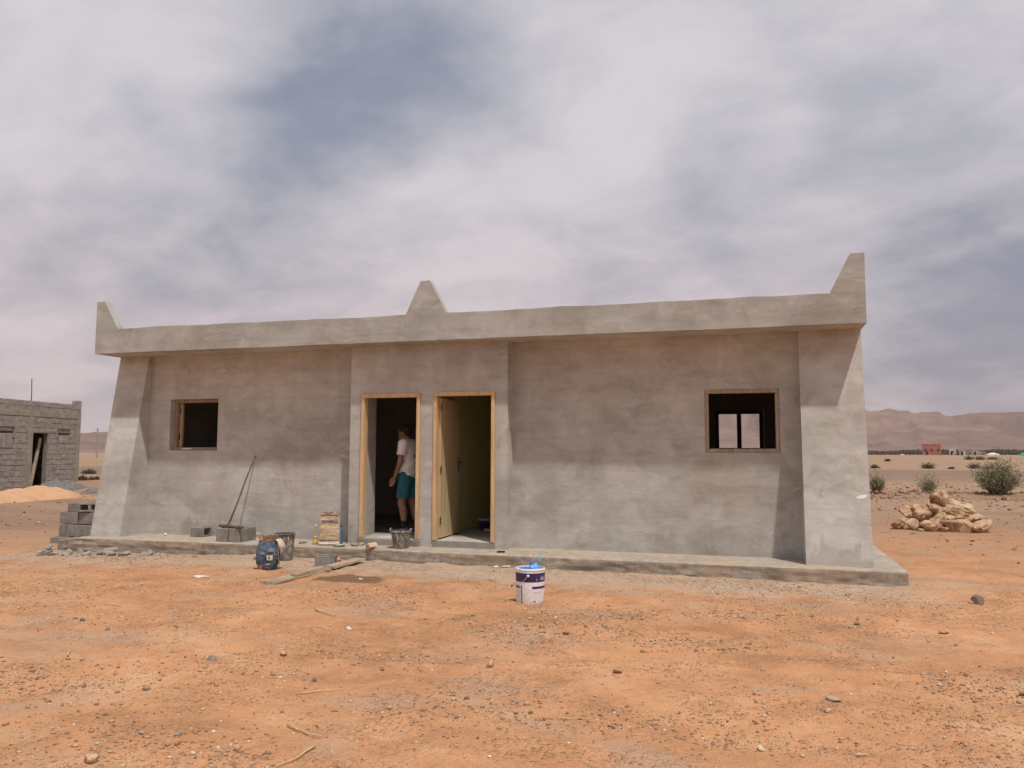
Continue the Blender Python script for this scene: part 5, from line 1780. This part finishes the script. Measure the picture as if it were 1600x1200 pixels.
# turned clods along the bank and in the middle distance on both sides
n_ = 5200
X = np.concatenate([rg.uniform(2, 16, n_), rg.uniform(-24, -9.5, 1400)])
Y = np.concatenate([21 + .06 * X[:n_] + rg.normal(0, 1.1, n_), rg.uniform(-1, 16, 1400)])
far_ = rg.random(len(X)) < .45
Y[:n_] = np.where(far_[:n_], rg.uniform(1.5, 34, n_), Y[:n_])
kp = ~((X > -9.4) & (X < 3.6) & (Y < 5.5))
X, Y = X[kp], Y[kp]
siz = np.clip(np.exp(rg.normal(math.log(.055), .5, len(X))), .02, .26) * np.where(Y < 14, .6, 1.0)
o = scatter('clods', X, Y, siz, np.array([(.27, .135, .075), (.34, .18, .10), (.42, .28, .18), (.20, .12, .08)])[rg.integers(0, 4, len(X))] * rg.uniform(.8, 1.15, (len(X), 1)), 73)
o['label'] = 'earth clods and small stones of the farther ground'


# ------------------------------------------------------------------ shrubs
def shrub(x, y, w, h, seed, mat, label, nst=420, leaf=0.05, dome=0.8, upright=0.4, leaves_per=7):
    rg = np.random.default_rng(seed)
    z0_ = gh(x, y) - .03
    root = empty('shrub', (x, y, z0_))
    tag(root, label, 'shrub')
    sv, sf, lv, lf_ = [], [], [], []
    for i in range(nst):
        a_ = rg.uniform(0, 2 * math.pi)
        el = math.acos(rg.uniform(0.02, 1.0)) * (1 - upright * .4)
        ln = rg.uniform(.45, 1.08) * (1 + .18 * float(vnoise(math.cos(a_) * 2.2 + seed, math.sin(a_) * 2.2 + el * 2, seed)))
        d = np.array([math.cos(a_) * math.sin(el) * w / 2, math.sin(a_) * math.sin(el) * w / 2, math.cos(el) ** dome * h]) * ln
        b0 = np.array([rg.normal(0, w * .06), rg.normal(0, w * .06), 0])
        m1 = b0 + d * .5 + np.array([0, 0, .08 * h])
        tip = b0 + d + rg.normal(0, .03 * h, 3)
        tip[2] = max(tip[2], .02)
        side = np.cross(d, [rg.normal(), rg.normal(), rg.normal()])
        side = side / (np.linalg.norm(side) + 1e-6) * (.004 + .003 * h)
        k = len(sv)
        sv += [b0 - side, b0 + side, m1 + side * .8, m1 - side * .8, tip]
        sf += [(k, k + 1, k + 2, k + 3), (k + 3, k + 2, k + 4)]
        for q in range(leaves_per):
            t = rg.uniform(.35, 1.05)
            p = (b0 * (1 - t) + tip * t) * (1.0) + np.array([0, 0, .16 * h * t * (1 - t)]) + rg.normal(0, .022 * w, 3)
            u_ = rg.normal(size=3) + d / np.linalg.norm(d) * 1.2
            u_ = u_ / np.linalg.norm(u_) * leaf * rg.uniform(.6, 1.3)
            v2 = np.cross(u_, rg.normal(size=3))
            v2 = v2 / (np.linalg.norm(v2) + 1e-6) * leaf * .22
            k = len(lv)
            lv += [p, p + u_ * .5 + v2, p + u_, p + u_ * .5 - v2]
            lf_.append((k, k + 1, k + 2, k + 3))
    mk('stems', sv, sf, mat, root)['kind'] = 'stuff'
    mk('foliage', lv, lf_, mat, root)['kind'] = 'stuff'
    return root


shrub(9.62, 21.4, 1.52, 1.22, 1, 'bush_leaf', 'big round grey-green desert shrub behind the stone pile at right', 1300, .075, .75, .35, 7)
shrub(7.75, 23.3, 1.05, .80, 2, 'bush_leaf', 'loose upright green shrub directly behind the stone pile', 200, .07, .95, .95, 4)
shrub(5.72, 21.4, .85, .78, 3, 'bush_leaf', 'green shrub half hidden by the right corner of the house', 300, .07, .8, .7, 5)


def polar(dx_, dy_, r_):
    l_ = math.hypot(dx_, dy_)
    return CAM.x + dx_ / l_ * r_, CAM.y + dy_ / l_ * r_


SB = [(.1815, .983, 84, 1.55, .66, 'dry_bush', 'brown dome-shaped bush alone out on the plain'),
      (.2255, .974, 86, 1.45, .62, 'dull_bush', 'grey-green dome bush far out right of the brown one'),
      (.2375, .971, 85, 1.15, .26, 'dry_bush', 'flat brown bush touching the grey-green dome bush'),
      (.1285, .992, 84, .95, .42, 'dull_bush', 'small dull bush on the plain next to the house corner'),
      (.2040, .979, 84, .55, .18, 'dry_bush', 'tiny brown tuft between the brown and grey-green dome bushes'),
      (.2205, .975, 190, 2.3, 1.0, 'dry_bush', 'first of the dark far bushes below the tents'),
      (.2300, .973, 185, 2.6, .9, 'dry_bush', 'middle of the dark far bushes below the tents'),
      (.2420, .970, 195, 2.4, .7, 'dry_bush', 'low far bush right under the cream tent'),
      (.1420, .990, 150, 1.0, .4, 'dry_bush', 'tiny far bush on the pale field near the house'),
      (-.7035, .711, 62, .95, .35, 'dull_bush', 'dull low bush on the plain right of the block building'),
      (-.7075, .707, 47, .55, .22, 'dry_bush', 'brown tuft on the plain beside the block building corner'),
      (-.6990, .715, 44, .75, .20, 'dry_bush', 'flat brown tuft on the plain near the left buttress')]
for i, (dx_, dy_, r_, w, h, mt_, lb) in enumerate(SB):
    x_, y_ = polar(dx_, dy_, r_)
    shrub(x_, y_, w, h, 20 + i, mt_, lb, 130 if r_ < 120 else 70, .10 if r_ < 120 else .22, .7, .1, 8)

# ------------------------------------------------------------------ far settlement
FR = 520.0


def far_box(name, dx_, dy_, w, d, h, mat, label, cat, r_=FR, wins=0, mat_w='glass_dark', door=True):
    x_, y_ = polar(dx_, dy_, r_)
    z_ = gh(x_, y_)
    root = empty(name, (x_, y_, z_ - .3), (0, 0, -math.atan2(dx_, dy_)))
    tag(root, label, cat)
    MB().box(-w / 2, w / 2, 0, d, 0, h + .3).build('wall', mat, root)
    MB().box(-w / 2 - .1, w / 2 + .1, -.1, d + .1, h + .3, h + .6).build('roof', mat, root)
    for k in range(wins):
        xw = -w / 2 + w * (k + .5) / wins
        MB().box(xw - .55, xw + .55, -.06, .02, h * .40, h * .62).build('window', mat_w, root)
    if door:
        MB().box(-w * .32, -w * .32 + 1.1, -.07, .02, .3, 2.4).build('door', mat_w, root)
    return root


far_box('red_building', .1858, .982, 9.6, 8, 6.0, 'red_wall', 'square red earth building far off on the plain', 'building', FR, 3)
far_box('white_building', .2056, .978, 3.4, 5, 4.2, 'pale_wall', 'small white building right of the red one far off', 'building', FR - 10, 1)
for i, (dx_, w, h, mt_, lb) in enumerate([(.2150, 3.0, 2.2, 'pale_wall', 'pale hut nearest the white building far off'), (.2215, 2.6, 2.8, 'cast_concrete', 'grey hut in the middle of the far settlement'),
                                          (.2275, 3.8, 2.0, 'pale_wall', 'long low pale hut in the far settlement'), (.2335, 2.4, 1.8, 'cast_concrete', 'small grey hut at the right of the far settlement'),
                                          (.2110, 2.0, 1.7, 'red_wall', 'low red hut beside the white building far off')]):
    far_box('far_hut', dx_, math.sqrt(1 - dx_ ** 2), w, 4, h, mt_, lb, 'hut', FR - 25 + 12 * (i % 3), 1 + (i == 2), door=(i % 2 == 0))


def tent(dx_, w, h, mat, label, r_=FR - 60):
    dy_ = math.sqrt(1 - dx_ ** 2)
    x_, y_ = polar(dx_, dy_, r_)
    z_ = gh(x_, y_)
    root = empty('tent', (x_, y_, z_ - .1), (0, 0, -math.atan2(dx_, dy_)))
    tag(root, label, 'tent')
    hw, d = w / 2, w * .35
    vs = [(-hw, -d, .0), (hw, -d, 0), (hw, d, 0), (-hw, d, 0), (-hw * .96, -d * .96, .7), (hw * .96, -d * .96, .7), (hw * .96, d * .96, .7), (-hw * .96, d * .96, .7),
          (-hw * .35, 0, h * .86), (0, 0, h), (hw * .35, 0, h * .86)]
    fs = [(0, 1, 5, 4), (1, 2, 6, 5), (2, 3, 7, 6), (3, 0, 4, 7), (4, 5, 10, 9, 8), (6, 7, 8, 9, 10), (5, 6, 10), (7, 4, 8)]
    mk('canvas', vs, fs, mat, root)
    MB().tube([(0, 0, 0), (0, 0, h + .3)], .06, 6).build('tent_pole', 'pole_wood', root)


tent(.2423, 6.0, 1.6, 'cream_canvas', 'wide cream tent far off at the right')
tent(.2705, 5.0, 1.7, 'green_canvas', 'green tent far off at the right edge')
tent(.1570, 1.8, .8, 'cream_canvas', 'small white tent far off left of the red building')

# far trees that read as one dark band
rg = np.random.default_rng(17)
n_ = 36000
az_ = np.radians(rg.uniform(1.5, 34, n_))
rd = rg.uniform(560, 640, n_)
x_, y_ = CAM.x + np.sin(az_) * rd, CAM.y + np.cos(az_) * rd
ht = np.clip(2.3 + 1.6 * fbm(az_ * 40, rd * 0, 3, 91) + 1.6 * (rg.random(n_) - .5), 1.1, 5.0)
zz = gz(x_, y_) + ht * rg.random(n_) ** .7
C = np.stack([x_, y_, zz], 1)
u_ = rg.normal(size=(n_, 3))
u_ /= np.linalg.norm(u_, axis=1, keepdims=True)
w_ = np.cross(u_, rg.normal(size=(n_, 3)))
w_ /= np.linalg.norm(w_, axis=1, keepdims=True)
s_ = rg.uniform(.3, .75, (n_, 1))
Q = np.stack([C - u_ * s_, C + w_ * s_ * .8, C + u_ * s_, C - w_ * s_ * .8], 1).reshape(-1, 3)
me = bpy.data.meshes.new('far_trees')
fill_mesh(me, Q, np.arange(4 * n_).reshape(-1, 4))
me.materials.append(MATS['tree_leaf'])
o = link(bpy.data.objects.new('far_trees', me))
o['kind'] = 'stuff'
o['label'] = 'dark band of far trees along the foot of the mountains'

# power pole on the left horizon
x_, y_ = polar(-.6987, .7155, 260)
up_ = empty('power_pole', (x_, y_, gh(x_, y_) - .3))
tag(up_, 'thin concrete power pole on the left horizon', 'pole')
MB().tube([(0, 0, 0), (0, 0, 8.8)], [.22, .15], 8).build('post', 'cast_concrete', up_)
MB().box(-.45, .25, -.08, .08, 8.4, 8.6).build('crossarm', 'cast_concrete', up_)

# ------------------------------------------------------------------ dusty air
HZB = 5000.0
zmin, zmax = -6.0, float(HZ.max()) + 12.0
hz = MB().box(-HZB, HZB, -HZB, HZB, zmin, zmax)
me = bpy.data.meshes.new('haze')
me.from_pydata(hz.v, [], hz.f)
T = new_mat("haze_air")
vol = T.n('ShaderNodeVolumePrincipled')
vol.inputs['Color'].default_value = (0.88, 0.835, 0.84, 1)
vol.inputs['Density'].default_value = 0.00010
vol.inputs['Anisotropy'].default_value = 0.1
o_ = T.n('ShaderNodeOutputMaterial')
T.t.links.new(vol.outputs[0], o_.inputs['Volume'])
me.materials.append(MATS['haze_air'])
hzo = link(bpy.data.objects.new('haze', me))
hzo['kind'] = 'stuff'
